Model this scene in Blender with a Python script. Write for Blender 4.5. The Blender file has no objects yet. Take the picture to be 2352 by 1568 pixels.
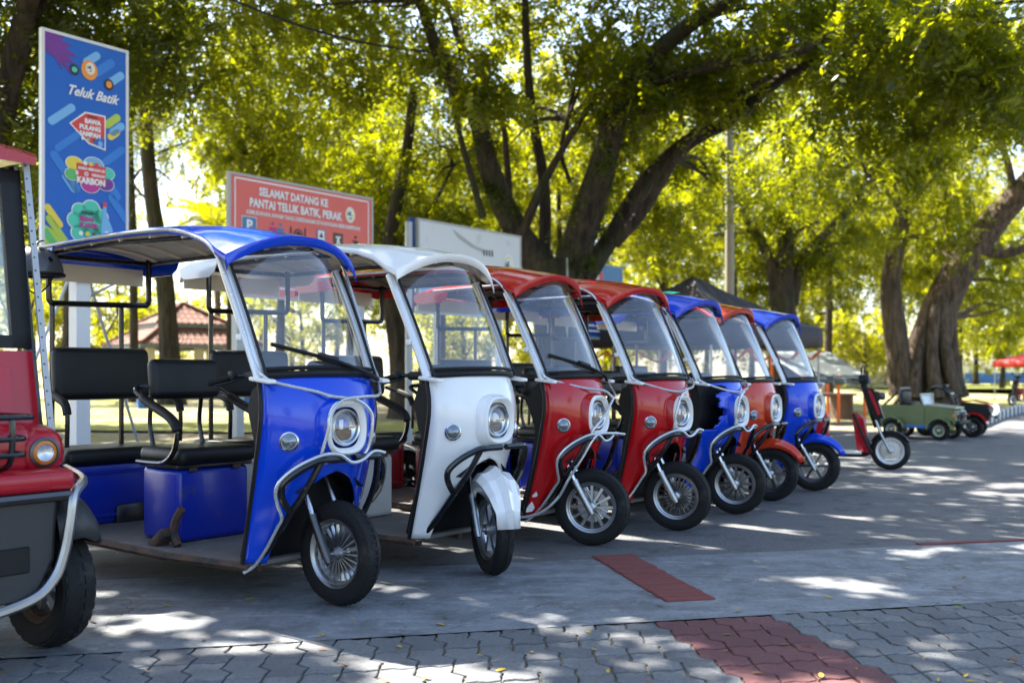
import bpy, bmesh, math, random
import numpy as np
from mathutils import Vector, Matrix, Euler, noise as mnoise
R = math.radians
random.seed(7)
RNG = np.random.default_rng(11)
scene = bpy.context.scene
C = scene.collection

# ------------------------------------------------------------------ camera, sky, sun, exposure
cam_d = bpy.data.cameras.new('camera')
cam = bpy.data.objects.new('camera', cam_d)
C.objects.link(cam)
cam.location = (0, 0, 1.13)
cam.rotation_euler = (R(90), 0, 0)
cam_d.lens = 35.0
cam_d.sensor_width = 36.0
cam_d.shift_y = 73 / 2352
cam_d.clip_end = 3000
cam_d.dof.use_dof = True
cam_d.dof.focus_distance = 5.3
cam_d.dof.aperture_fstop = 2.0
scene.camera = cam

SUN_ELEV, SUN_AZ = 52.0, 137.0          # azimuth: angle from +X, counter-clockwise (towards the sun)
sv = Vector((math.cos(R(SUN_AZ)) * math.cos(R(SUN_ELEV)), math.sin(R(SUN_AZ)) * math.cos(R(SUN_ELEV)), math.sin(R(SUN_ELEV))))
world = bpy.data.worlds.new('World')
scene.world = world
world.use_nodes = True
wn = world.node_tree
for n in list(wn.nodes):
    wn.nodes.remove(n)
wo = wn.nodes.new('ShaderNodeOutputWorld')
wb = wn.nodes.new('ShaderNodeBackground')
ws = wn.nodes.new('ShaderNodeTexSky')
ws.sky_type = 'NISHITA'
ws.sun_disc = False
ws.sun_elevation = R(SUN_ELEV)
ws.sun_rotation = R(90 - SUN_AZ)
ws.air_density = 1.0
ws.dust_density = 2.0
wb.inputs['Strength'].default_value = 0.095
wn.links.new(ws.outputs[0], wb.inputs[0])
wn.links.new(wb.outputs[0], wo.inputs[0])
sun_d = bpy.data.lights.new('sun', 'SUN')
sun_d.energy = 5.0
sun_d.angle = R(0.5)
sun_d.color = (1.0, 0.94, 0.84)
sun = bpy.data.objects.new('sun', sun_d)
C.objects.link(sun)
sun.location = (0, 0, 40)
sun.rotation_euler = sv.to_track_quat('Z', 'Y').to_euler()
vs = scene.view_settings
vs.view_transform = 'Standard'
vs.look = 'None'
vs.exposure = 2.55
vs.gamma = 1.0
vs.use_curve_mapping = False

FPX, HOR, CXP, CAMH = 2287.0, 857.0, 1176.0, 1.13
def P(u, v, Y):
    """a place in the world, from where it sits in the photograph and how far away it is"""
    return Vector(((u - CXP) / FPX * Y, Y, CAMH - (v - HOR) / FPX * Y))
def G(u, v, z=0.0):
    Y = FPX * (CAMH - z) / (v - HOR)
    return Vector(((u - CXP) / FPX * Y, Y, z))

# ------------------------------------------------------------------ materials
MATS = {}
def nt(name):
    m = bpy.data.materials.new(name)
    m.use_nodes = True
    t = m.node_tree
    for n in list(t.nodes):
        t.nodes.remove(n)
    o = t.nodes.new('ShaderNodeOutputMaterial')
    MATS[name] = m
    return m, t, o
def link(t, a, b):
    t.links.new(a, b)
def coord(t, kind='Object'):
    return t.nodes.new('ShaderNodeTexCoord').outputs[kind]
def noise_node(t, co, scale, detail=4, rough=.55):
    n = t.nodes.new('ShaderNodeTexNoise')
    n.inputs['Scale'].default_value = scale
    n.inputs['Detail'].default_value = detail
    n.inputs['Roughness'].default_value = rough
    link(t, co, n.inputs['Vector'])
    return n.outputs['Fac']
def ramp(t, fac, stops):
    r = t.nodes.new('ShaderNodeValToRGB')
    e = r.color_ramp.elements
    while len(e) < len(stops):
        e.new(.5)
    for k, (p, c) in enumerate(stops):
        e[k].position = p
        e[k].color = (*c, 1) if len(c) == 3 else c
    link(t, fac, r.inputs[0])
    return r.outputs[0]
def mixc(t, fac, a, b, mode='MIX'):
    m = t.nodes.new('ShaderNodeMix')
    m.data_type = 'RGBA'
    m.blend_type = mode
    if isinstance(fac, (int, float)):
        m.inputs[0].default_value = fac
    else:
        link(t, fac, m.inputs[0])
    for s, i in ((a, 6), (b, 7)):
        if isinstance(s, tuple):
            m.inputs[i].default_value = (*s, 1)
        else:
            link(t, s, m.inputs[i])
    return m.outputs[2]
def mathn(t, op, a, b=0.0):
    m = t.nodes.new('ShaderNodeMath')
    m.operation = op
    for s, i in ((a, 0), (b, 1)):
        if isinstance(s, (int, float)):
            m.inputs[i].default_value = s
        else:
            link(t, s, m.inputs[i])
    return m.outputs[0]
def bumpn(t, h, strength, dist=.01):
    b = t.nodes.new('ShaderNodeBump')
    b.inputs['Strength'].default_value = strength
    b.inputs['Distance'].default_value = dist
    link(t, h, b.inputs['Height'])
    return b.outputs[0]
def pm(name, col, rough=.5, metal=0.0, coat=0.0, var=.12, vs=4.0, bump=.0, bs=60.0, spec=.5, spot=None, rv=.1):
    """principled surface with uneven colour and gloss"""
    m, t, o = nt(name)
    b = t.nodes.new('ShaderNodeBsdfPrincipled')
    co = coord(t)
    n1 = noise_node(t, co, vs, 6, .6)
    c = mixc(t, n1, tuple(x * (1 - var) for x in col), tuple(min(1, x * (1 + var)) for x in col))
    if spot:
        n2 = noise_node(t, co, spot[1], 5, .65)
        f = ramp(t, n2, [(spot[2], (0, 0, 0)), (min(1, spot[2] + .12), (1, 1, 1))])
        c = mixc(t, f, c, spot[0])
    link(t, c, b.inputs['Base Color'])
    n3 = noise_node(t, co, vs * 2.7, 5, .6)
    rr = t.nodes.new('ShaderNodeMapRange')
    link(t, n3, rr.inputs[0])
    rr.inputs[3].default_value = max(.02, rough - rv)
    rr.inputs[4].default_value = min(1, rough + rv)
    link(t, rr.outputs[0], b.inputs['Roughness'])
    b.inputs['Metallic'].default_value = metal
    b.inputs['Coat Weight'].default_value = coat
    b.inputs['Coat Roughness'].default_value = .03
    b.inputs['Specular IOR Level'].default_value = spec
    if bump:
        link(t, bumpn(t, noise_node(t, co, bs, 5, .6), bump), b.inputs['Normal'])
    link(t, b.outputs[0], o.inputs[0])
    return m
def M(n):
    return MATS[n]

pm('paint_blue', (.003, .052, .56), .15, 0, .30, .12, 3, rv=.05, spec=.42, spot=((.03, .07, .38), 9, .62))
pm('paint_white', (.80, .80, .79), .18, 0, .5, .05, 3, rv=.06, spot=((.55, .52, .47), 11, .66))
pm('paint_red', (.44, .006, .008), .15, 0, .30, .14, 3, rv=.05, spec=.42, spot=((.34, .02, .02), 9, .62))
pm('paint_orange', (.52, .038, .010), .15, 0, .30, .14, 3, rv=.05, spec=.42, spot=((.42, .03, .02), 9, .62))
pm('paint_crimson', (.36, .005, .018), .28, 0, .3, .12, 3, rv=.06, spec=.35)
pm('box_white', (.56, .55, .52), .45, 0, .1, .12, 2.5, spot=((.30, .24, .18), 6, .63))
pm('box_blue', (.003, .022, .36), .32, 0, .15, .14, 3, spot=((.05, .06, .16), 7, .62))
pm('box_red', (.22, .012, .014), .4, 0, .3, .14, 3, spot=((.14, .04, .03), 7, .62))
pm('lining', (.86, .80, .68), .6, 0, 0, .10, 2, bump=.1, bs=20)  # cream brightened to stand in for daylight coming through the roof shell
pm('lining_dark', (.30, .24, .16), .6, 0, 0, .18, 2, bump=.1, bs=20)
pm('black_plastic', (.007, .0075, .009), .5, 0, 0, .3, 8, spec=.3, bump=.15, bs=300)
pm('black_tube', (.005, .005, .006), .25, 0, .25, .3, 6, spot=((.06, .04, .03), 14, .68))
pm('leather', (.0055, .006, .008), .40, 0, 0, .25, 5, bump=.25, bs=220, spec=.4)
pm('rubber', (.010, .010, .0105), .75, 0, 0, .35, 9, bump=.3, bs=90, spec=.3, spot=((.028, .026, .024), 7, .58))
pm('grey_plastic', (.024, .026, .029), .5, 0, 0, .2, 4, bump=.2, bs=160, spot=((.045, .043, .041), 6, .6))
pm('chrome', (.62, .62, .62), .22, 1, 0, .1, 8)
pm('steel', (.42, .43, .44), .38, 1, 0, .2, 8, spot=((.18, .12, .08), 16, .66))
pm('dark_steel', (.10, .10, .105), .4, 1, 0, .3, 8, spot=((.16, .08, .05), 12, .62))
pm('rust', (.10, .055, .035), .8, 0, 0, .45, 9, bump=.4, bs=60, spot=((.03, .028, .027), 8, .5))
pm('silver_paint', (.70, .71, .72), .32, .25, .3, .08, 6)
pm('white_plastic', (.78, .77, .74), .35, 0, .2, .05, 6)
pm('hose', (.56, .58, .59), .25, .55, .4, .12, 20)
pm('deck_mat', (.16, .15, .14), .8, 0, 0, .35, 7, bump=.5, bs=35, spot=((.30, .28, .25), 5, .58))
pm('lamp_black', (.006, .006, .007), .06, 0, 1, .1, 8, rv=.02)
pm('lens_grey', (.20, .23, .25), .12, .6, .6, .2, 20, rv=.04)
pm('amber', (.60, .20, .02), .2, 0, .5, .1, 8)
pm('helmet', (.055, .058, .062), .38, 0, .2, .15, 5)
pm('galvanised', (.36, .375, .39), .45, .4, 0, .12, 5)
pm('sign_grey', (.42, .42, .40), .6, 0, 0, .1, 5)
pm('sign_white', (.66, .66, .67), .5, 0, .1, .05, 2, spot=((.52, .51, .50), 2.5, .6))
pm('print_white', (.80, .80, .82), .5, 0, 0, .03, 5)
pm('print_red', (.74, .14, .115), .5, 0, 0, .06, 2)
pm('print_blue', (.004, .115, .50), .55, 0, 0, .10, 1.2)
pm('print_blue_light', (.03, .20, .62), .55, 0, 0, .1, 1.2)
pm('print_cyan', (.16, .42, .74), .45, 0, .1, .08, 2)
pm('print_navy', (.010, .045, .22), .45, 0, 0, .08, 2)
pm('print_purple', (.16, .02, .26), .45, 0, 0, .25, 5)
pm('print_orange', (.80, .28, .02), .45, 0, 0, .08, 5)
pm('print_yellow', (.78, .60, .04), .45, 0, 0, .1, 5)
pm('print_green', (.10, .45, .12), .45, 0, 0, .15, 5)
pm('print_lime', (.42, .55, .05), .45, 0, 0, .2, 2)
pm('print_mint', (.06, .55, .38), .45, 0, 0, .1, 5)
pm('print_magenta', (.48, .02, .26), .45, 0, 0, .1, 5)
pm('print_scarlet', (.66, .04, .025), .45, 0, 0, .1, 5)
pm('print_black', (.02, .02, .022), .5, 0, 0, .1, 5)
pm('print_brown', (.10, .06, .04), .5, 0, 0, .1, 5)
pm('print_sky', (.20, .40, .58), .5, 0, 0, .08, 3)
pm('print_steel_blue', (.06, .20, .40), .5, 0, 0, .08, 3)
pm('canvas_dark', (.045, .038, .045), .8, 0, 0, .2, 2, bump=.2, bs=15)
pm('canvas_red', (.50, .02, .015), .7, 0, 0, .1, 2)
pm('tarp', (.045, .055, .052), .6, 0, 0, .4, 3, bump=.4, bs=9, spot=((.24, .26, .26), 5, .54))  # pale spots are dappled sunlight painted on the dark cloth
pm('orange_cloth', (.75, .13, .015), .7, 0, 0, .2, 5)
pm('roof_tile', (.14, .052, .030), .85, 0, 0, .35, 3, bump=.3, bs=30, spot=((.10, .06, .045), 1.6, .58))
pm('plaster', (.58, .50, .38), .8, 0, 0, .12, 1)
pm('timber', (.13, .085, .06), .8, 0, 0, .3, 4)
pm('gutter', (.16, .18, .19), .6, 0, 0, .2, 4)
pm('jeep_green', (.12, .155, .06), .4, 0, .3, .12, 4, spot=((.12, .24, .18), 5, .6))
pm('jeep_top', (.42, .44, .34), .35, 0, .4, .06, 4)  # paler than the body; the hood's sunlit top painted into the colour
pm('mattress_blue', (.03, .13, .45), .6, 0, 0, .15, 3)
pm('kerb_white', (.60, .60, .58), .75, 0, 0, .1, 4, spot=((.35, .34, .31), 6, .6))
pm('kerb_black', (.045, .045, .047), .75, 0, 0, .2, 4, spot=((.14, .13, .12), 6, .6))
pm('concrete_post', (.24, .215, .175), .85, 0, 0, .12, 3, bump=.2, bs=40)
pm('cable', (.012, .012, .012), .6)
pm('leaf_yellow', (.48, .30, .03), .6, 0, 0, .3, 30)
pm('leaf_brown', (.20, .09, .03), .7, 0, 0, .35, 30)
pm('leaf_green', (.14, .22, .04), .6, 0, 0, .3, 30)
pm('brick_red', (.17, .042, .034), .85, 0, 0, .2, 6, bump=.3, bs=60)

def bark_mat(name, dark, light, moss):
    m, t, o = nt(name)
    b = t.nodes.new('ShaderNodeBsdfPrincipled')
    co = coord(t)
    mp = t.nodes.new('ShaderNodeMapping'); mp.inputs['Scale'].default_value = (5.5, 5.5, .9)
    link(t, co, mp.inputs['Vector'])
    fis = noise_node(t, mp.outputs[0], 1.6, 7, .68)
    fine = noise_node(t, co, 16, 5, .7)
    c = mixc(t, ramp(t, fis, [(.36, (0, 0, 0)), (.62, (1, 1, 1))]), dark, light)
    c = mixc(t, mathn(t, 'MULTIPLY', fine, .5), c, dark)
    c = mixc(t, ramp(t, noise_node(t, co, .7, 4), [(.52, (0, 0, 0)), (.66, (.75, .75, .75))]), c, moss)
    link(t, c, b.inputs['Base Color'])
    b.inputs['Roughness'].default_value = .92
    h = mathn(t, 'ADD', mathn(t, 'MULTIPLY', fis, 1.0), mathn(t, 'MULTIPLY', fine, .25))
    link(t, bumpn(t, h, 1.0, .12), b.inputs['Normal'])
    link(t, b.outputs[0], o.inputs[0])
bark_mat('bark', (.012, .009, .006), (.095, .066, .042), (.026, .036, .007))
bark_mat('bark_pale', (.035, .023, .015), (.22, .148, .098), (.07, .05, .033))
def glass_mat(name, tint, haze):
    m, t, o = nt(name)
    lw = t.nodes.new('ShaderNodeLayerWeight'); lw.inputs[0].default_value = .5
    fr = mathn(t, 'ADD', mathn(t, 'MULTIPLY', mathn(t, 'POWER', lw.outputs['Facing'], 4.0), .9), .13)
    tr = t.nodes.new('ShaderNodeBsdfTransparent'); tr.inputs[0].default_value = (*tint, 1)
    gl = t.nodes.new('ShaderNodeBsdfGlossy'); gl.inputs[1].default_value = .02
    df = t.nodes.new('ShaderNodeBsdfDiffuse'); df.inputs[0].default_value = (.62, .66, .70, 1)
    co = coord(t)
    nz = noise_node(t, co, 5, 6, .7)
    f = ramp(t, nz, [(.35, (haze * .4,) * 3), (.75, (haze * 1.8,) * 3)])  # pale diffuse veil: dust plus milky sky reflection painted into the glass
    m0 = t.nodes.new('ShaderNodeMixShader'); link(t, f, m0.inputs[0]); link(t, tr.outputs[0], m0.inputs[1]); link(t, df.outputs[0], m0.inputs[2])
    m1 = t.nodes.new('ShaderNodeMixShader'); link(t, fr, m1.inputs[0]); link(t, m0.outputs[0], m1.inputs[1]); link(t, gl.outputs[0], m1.inputs[2])
    link(t, m1.outputs[0], o.inputs[0])
    return m
glass_mat('windscreen_glass', (.97, .985, .985), .06)
glass_mat('lens_glass', (.96, .97, .98), .02)

def leaf_mat(name, dark, light, trans, tmix=.5):
    m, t, o = nt(name)
    at = t.nodes.new('ShaderNodeAttribute'); at.attribute_name = 'rnd'
    co = coord(t)
    nz = noise_node(t, co, .55, 3)
    s = mathn(t, 'ADD', mathn(t, 'MULTIPLY', at.outputs['Fac'], .55), mathn(t, 'MULTIPLY', nz, .45))
    c = mixc(t, s, dark, light)
    c2 = mixc(t, s, tuple(x * .6 for x in trans), trans)
    d = t.nodes.new('ShaderNodeBsdfDiffuse'); link(t, c, d.inputs[0])
    tl = t.nodes.new('ShaderNodeBsdfTranslucent'); link(t, c2, tl.inputs[0])
    g = t.nodes.new('ShaderNodeBsdfGlossy'); g.inputs[1].default_value = .38; g.inputs[0].default_value = (.8, .8, .8, 1)
    mx = t.nodes.new('ShaderNodeMixShader'); mx.inputs[0].default_value = tmix
    link(t, d.outputs[0], mx.inputs[1]); link(t, tl.outputs[0], mx.inputs[2])
    m2 = t.nodes.new('ShaderNodeMixShader'); m2.inputs[0].default_value = .03
    link(t, mx.outputs[0], m2.inputs[1]); link(t, g.outputs[0], m2.inputs[2])
    link(t, m2.outputs[0], o.inputs[0])
    return m
leaf_mat('leaf_rain', (.012, .026, .002), (.040, .064, .003), (.43, .46, .003), .56)
leaf_mat('leaf_dark', (.010, .022, .003), (.030, .048, .005), (.24, .28, .004), .5)
leaf_mat('leaf_bright', (.026, .048, .002), (.068, .092, .003), (.50, .49, .003), .57)  # brighter than leaf_rain, so far trees get their sunlit look from colour
leaf_mat('leaf_casuarina', (.030, .045, .022), (.065, .080, .035), (.22, .25, .06))

# ground surfaces
def asphalt_mat():
    m, t, o = nt('asphalt')
    b = t.nodes.new('ShaderNodeBsdfPrincipled')
    co = coord(t)
    a = noise_node(t, co, 70, 4, .75); big = noise_node(t, co, .55, 6, .65); mid = noise_node(t, co, 3.2, 6, .7); gr = noise_node(t, co, 16, 5, .75)
    c = mixc(t, ramp(t, a, [(.34, (0, 0, 0)), (.68, (1, 1, 1))]), (.036, .038, .041), (.20, .20, .203))
    c = mixc(t, ramp(t, big, [(.40, (0, 0, 0)), (.62, (.85, .85, .85))]), c, (.135, .136, .138))
    c = mixc(t, ramp(t, mid, [(.52, (0, 0, 0)), (.66, (.75, .75, .75))]), c, (.045, .045, .046))
    c = mixc(t, ramp(t, gr, [(.58, (0, 0, 0)), (.70, (.8, .8, .8))]), c, (.20, .19, .175))
    link(t, c, b.inputs['Base Color'])
    b.inputs['Roughness'].default_value = .85
    link(t, bumpn(t, a, .9, .012), b.inputs['Normal'])
    link(t, b.outputs[0], o.inputs[0])
def concrete_mat():
    m, t, o = nt('concrete')
    b = t.nodes.new('ShaderNodeBsdfPrincipled')
    co = coord(t)
    a = noise_node(t, co, 120, 3, .7); big = noise_node(t, co, 1.1, 6, .65); st = noise_node(t, co, 4.0, 6, .7)
    c = mixc(t, big, (.105, .115, .125), (.265, .28, .295))
    mp = t.nodes.new('ShaderNodeMapping'); mp.inputs['Rotation'].default_value = (0, 0, -.22); mp.inputs['Scale'].default_value = (.7, 5.0, 1)
    link(t, co, mp.inputs['Vector'])
    stk = noise_node(t, mp.outputs[0], 1.6, 6, .72)
    c = mixc(t, ramp(t, st, [(.46, (0, 0, 0)), (.66, (.85, .85, .85))]), c, (.085, .085, .086))
    c = mixc(t, ramp(t, stk, [(.54, (0, 0, 0)), (.70, (.75, .75, .75))]), c, (.36, .37, .38))
    c = mixc(t, ramp(t, noise_node(t, co, 45, 4, .75), [(.50, (0, 0, 0)), (.72, (.6, .6, .6))]), c, (.07, .07, .07))
    c = mixc(t, ramp(t, noise_node(t, co, 9, 6, .7), [(.56, (0, 0, 0)), (.74, (.6, .6, .6))]), c, (.43, .43, .43))
    # hairline cracks
    vo = t.nodes.new('ShaderNodeTexVoronoi'); vo.feature = 'DISTANCE_TO_EDGE'; vo.inputs['Scale'].default_value = 1.6
    wv = t.nodes.new('ShaderNodeVectorMath'); wv.operation = 'ADD'
    nn = t.nodes.new('ShaderNodeTexNoise'); nn.inputs['Scale'].default_value = 3; nn.inputs['Detail'].default_value = 6
    link(t, co, nn.inputs['Vector'])
    sc = t.nodes.new('ShaderNodeVectorMath'); sc.operation = 'SCALE'; sc.inputs['Scale'].default_value = .55
    link(t, nn.outputs['Color'], sc.inputs[0]); link(t, co, wv.inputs[0]); link(t, sc.outputs[0], wv.inputs[1])
    link(t, wv.outputs[0], vo.inputs['Vector'])
    crack = ramp(t, vo.outputs['Distance'], [(.002, (1, 1, 1)), (.010, (0, 0, 0))])
    gate = ramp(t, noise_node(t, co, .8, 3), [(.52, (0, 0, 0)), (.60, (.8, .8, .8))])
    ck = mathn(t, 'MULTIPLY', crack, gate)
    c = mixc(t, ck, c, (.035, .033, .03))
    link(t, c, b.inputs['Base Color'])
    b.inputs['Roughness'].default_value = .8
    h = mathn(t, 'SUBTRACT', mathn(t, 'MULTIPLY', a, .3), ck)
    link(t, bumpn(t, h, .5, .006), b.inputs['Normal'])
    link(t, b.outputs[0], o.inputs[0])
def paver_mat(name, lo, hi):
    m, t, o = nt(name)
    b = t.nodes.new('ShaderNodeBsdfPrincipled')
    co = t.nodes.new('ShaderNodeNewGeometry').outputs['Position']
    oi = t.nodes.new('ShaderNodeObjectInfo')
    a = noise_node(t, co, 220, 3, .7); big = noise_node(t, co, 3.0, 5, .6)
    c = mixc(t, oi.outputs['Random'], lo, hi)
    c = mixc(t, ramp(t, noise_node(t, co, 60, 4, .75), [(.45, (0, 0, 0)), (.72, (.8, .8, .8))]), c, tuple(x * .45 for x in lo))
    c = mixc(t, ramp(t, noise_node(t, co, 25, 4, .7), [(.60, (0, 0, 0)), (.74, (.6, .6, .6))]), c, tuple(min(1, x * 1.6) for x in hi))
    c = mixc(t, ramp(t, big, [(.5, (0, 0, 0)), (.72, (.55, .55, .55))]), c, tuple(x * .62 for x in lo))
    link(t, c, b.inputs['Base Color'])
    b.inputs['Roughness'].default_value = .85
    link(t, bumpn(t, a, .5, .004), b.inputs['Normal'])
    link(t, b.outputs[0], o.inputs[0])
def soil_mat():
    m, t, o = nt('soil')
    b = t.nodes.new('ShaderNodeBsdfPrincipled')
    co = coord(t)
    fine = noise_node(t, co, 14, 6, .7); mid = noise_node(t, co, 1.6, 5, .6); big = noise_node(t, co, .12, 4, .6)
    dirt = mixc(t, fine, (.13, .105, .075), (.30, .26, .20))
    dirt = mixc(t, ramp(t, mid, [(.45, (0, 0, 0)), (.62, (.8, .8, .8))]), dirt, (.20, .14, .075))
    grass = mixc(t, fine, (.10, .12, .012), (.24, .24, .03))
    f = ramp(t, mathn(t, 'ADD', mathn(t, 'MULTIPLY', big, .65), mathn(t, 'MULTIPLY', mid, .35)), [(.46, (0, 0, 0)), (.56, (1, 1, 1))])
    link(t, mixc(t, f, dirt, grass), b.inputs['Base Color'])
    b.inputs['Roughness'].default_value = .95
    link(t, bumpn(t, fine, .8, .03), b.inputs['Normal'])
    link(t, b.outputs[0], o.inputs[0])
asphalt_mat(); concrete_mat(); soil_mat()
paver_mat('paver_grey', (.11, .115, .12), (.17, .176, .18))
paver_mat('paver_red', (.125, .044, .046), (.165, .062, .062))
pm('joint_sand', (.17, .145, .10), .95, 0, 0, .4, 20, bump=.5, bs=80)
pm('lawn', (.20, .21, .03), .95, 0, 0, .35, 3, bump=.8, bs=30)

# ------------------------------------------------------------------ mesh helpers
def catmull(pts, n=6, closed=False):
    pts = [Vector(p) for p in pts]
    out = []
    N = len(pts)
    rng = range(N if closed else N - 1)
    for i in rng:
        p0 = pts[(i - 1) % N] if (closed or i > 0) else pts[0]
        p1 = pts[i]; p2 = pts[(i + 1) % N]
        p3 = pts[(i + 2) % N] if (closed or i + 2 < N) else pts[-1]
        for k in range(n):
            t = k / n
            out.append(.5 * ((2 * p1) + (p2 - p0) * t + (2 * p0 - 5 * p1 + 4 * p2 - p3) * t * t + (3 * p1 - p0 - 3 * p2 + p3) * t ** 3))
    if not closed:
        out.append(pts[-1])
    return out
def interp(z, tab):
    """linear table lookup, table sorted by its first value"""
    if z <= tab[0][0]: return tab[0][1]
    for (a, x), (b, y) in zip(tab, tab[1:]):
        if z <= b:
            return x + (y - x) * (z - a) / (b - a)
    return tab[-1][1]
class MB:
    def __init__(s):
        s.v = []; s.f = []
    def add(s, V, F, Mx=None):
        o = len(s.v)
        s.v += [tuple(Mx @ Vector(p)) for p in V] if Mx is not None else [tuple(p) for p in V]
        s.f += [tuple(i + o for i in f) for f in F]
        return s
    def box(s, c, d, rot=None):
        Mx = Matrix.Translation(c) @ (Euler(rot).to_matrix().to_4x4() if rot else Matrix.Identity(4))
        x, y, z = d[0] / 2, d[1] / 2, d[2] / 2
        V = [(-x, -y, -z), (x, -y, -z), (x, y, -z), (-x, y, -z), (-x, -y, z), (x, -y, z), (x, y, z), (-x, y, z)]
        return s.add(V, [(0, 3, 2, 1), (4, 5, 6, 7), (0, 1, 5, 4), (1, 2, 6, 5), (2, 3, 7, 6), (3, 0, 4, 7)], Mx)
    def rbox(s, c, d, r, seg=3, rot=None):
        bm = bmesh.new()
        bmesh.ops.create_cube(bm, size=1)
        for v in bm.verts:
            v.co = Vector((v.co.x * d[0], v.co.y * d[1], v.co.z * d[2]))
        bmesh.ops.bevel(bm, geom=list(bm.edges), offset=r, segments=seg, profile=.5, affect='EDGES')
        bm.verts.index_update()
        Mx = Matrix.Translation(c) @ (Euler(rot).to_matrix().to_4x4() if rot else Matrix.Identity(4))
        s.add([v.co.copy() for v in bm.verts], [tuple(v.index for v in f.verts) for f in bm.faces], Mx)
        bm.free()
        return s
    def tube(s, pts, r, n=8, cap=True, closed=False, sq=1.0):
        pts = [Vector(p) for p in pts]
        N = len(pts)
        rs = r if isinstance(r, (list, tuple)) else [r] * N
        V = []; F = []
        up = None
        for i in range(N):
            if closed:
                d = pts[(i + 1) % N] - pts[i - 1]
            else:
                d = pts[min(i + 1, N - 1)] - pts[max(i - 1, 0)]
            d = d.normalized() if d.length > 1e-9 else Vector((0, 0, 1))
            if up is None:
                up = Vector((0, 0, 1)) if abs(d.z) < .9 else Vector((1, 0, 0))
            a = d.cross(up)
            a = a.normalized() if a.length > 1e-6 else Vector((1, 0, 0))
            b = a.cross(d).normalized(); up = b
            for k in range(n):
                t = 2 * math.pi * k / n
                V.append(pts[i] + a * math.cos(t) * rs[i] + b * math.sin(t) * rs[i] * sq)
        for i in range(N if closed else N - 1):
            j = (i + 1) % N
            for k in range(n):
                l = (k + 1) % n
                F.append((i * n + k, i * n + l, j * n + l, j * n + k))
        if cap and not closed:
            F.append(tuple(range(n - 1, -1, -1))); F.append(tuple((N - 1) * n + k for k in range(n)))
        return s.add(V, F)
    def lathe(s, prof, n=24, Mx=None, closed=False):
        V = []; F = []
        for r, z in prof:
            for k in range(n):
                t = 2 * math.pi * k / n
                V.append((r * math.cos(t), r * math.sin(t), z))
        m = len(prof)
        for i in range(m if closed else m - 1):
            j = (i + 1) % m
            for k in range(n):
                l = (k + 1) % n
                F.append((i * n + k, i * n + l, j * n + l, j * n + k))
        return s.add(V, F, Mx)
    def loft(s, secs, caps=True, ring=True):
        n = len(secs[0]); V = [p for q in secs for p in q]; F = []
        for i in range(len(secs) - 1):
            for k in range(n if ring else n - 1):
                l = (k + 1) % n
                F.append((i * n + k, i * n + l, (i + 1) * n + l, (i + 1) * n + k))
        if caps and ring:
            F.append(tuple(range(n - 1, -1, -1))); F.append(tuple((len(secs) - 1) * n + k for k in range(n)))
        return s.add(V, F)
    def grid(s, rows, skip=None):
        n = len(rows[0]); V = [p for q in rows for p in q]; F = []
        for i in range(len(rows) - 1):
            for k in range(n - 1):
                if skip and skip(i, k): continue
                F.append((i * n + k, i * n + k + 1, (i + 1) * n + k + 1, (i + 1) * n + k))
        return s.add(V, F)
    def prism(s, poly, ext):
        n = len(poly); e = Vector(ext)
        V = [Vector(p) for p in poly] + [Vector(p) + e for p in poly]
        F = [tuple(range(n - 1, -1, -1)), tuple(range(n, 2 * n))]
        for k in range(n):
            l = (k + 1) % n
            F.append((k, l, n + l, n + k))
        return s.add(V, F)
    def mesh(s, name, mat, smooth=True, angle=38, merge=False):
        me = bpy.data.meshes.new(name)
        me.from_pydata(s.v, [], s.f)
        me.materials.append(M(mat) if isinstance(mat, str) else mat)
        bm = bmesh.new(); bm.from_mesh(me)
        if merge: bmesh.ops.remove_doubles(bm, verts=bm.verts, dist=.0008)
        bmesh.ops.recalc_face_normals(bm, faces=bm.faces)
        bm.to_mesh(me); bm.free()
        if smooth:
            me.shade_smooth(); me.set_sharp_from_angle(angle=R(angle))
        return me
    def build(s, name, mat, parent=None, smooth=True, angle=38, solid=0.0, loc=None, rz=None, merge=False):
        o = bpy.data.objects.new(name, s.mesh(name, mat, smooth, angle, merge))
        C.objects.link(o)
        if parent is not None: o.parent = parent
        if solid:
            md = o.modifiers.new('solid', 'SOLIDIFY'); md.thickness = solid; md.offset = 0
        if loc is not None: o.location = loc
        if rz is not None: o.rotation_euler = (0, 0, rz)
        return o
def tag(o, label, cat, group=None):
    o['label'] = label; o['category'] = cat
    if group: o['group'] = group
    return o
def thing(name, label, cat, loc=(0, 0, 0), rz=0.0, group=None):
    o = bpy.data.objects.new(name, None)
    o.empty_display_size = .2
    C.objects.link(o); o.location = loc; o.rotation_euler = (0, 0, rz)
    return tag(o, label, cat, group)
def struct(o):
    o['kind'] = 'structure'; return o
def stuff(o):
    o['kind'] = 'stuff'; return o
def copy_tree(o, parent=None):
    c = o.copy(); C.objects.link(c); c.parent = parent
    for ch in list(o.children): copy_tree(ch, c)
    return c
YAX = Matrix.Rotation(R(-90), 4, 'X')      # lathe axis z -> y
XAX = Matrix.Rotation(R(90), 4, 'Y')       # lathe axis z -> x
def T(x, y, z): return Matrix.Translation((x, y, z))

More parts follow.
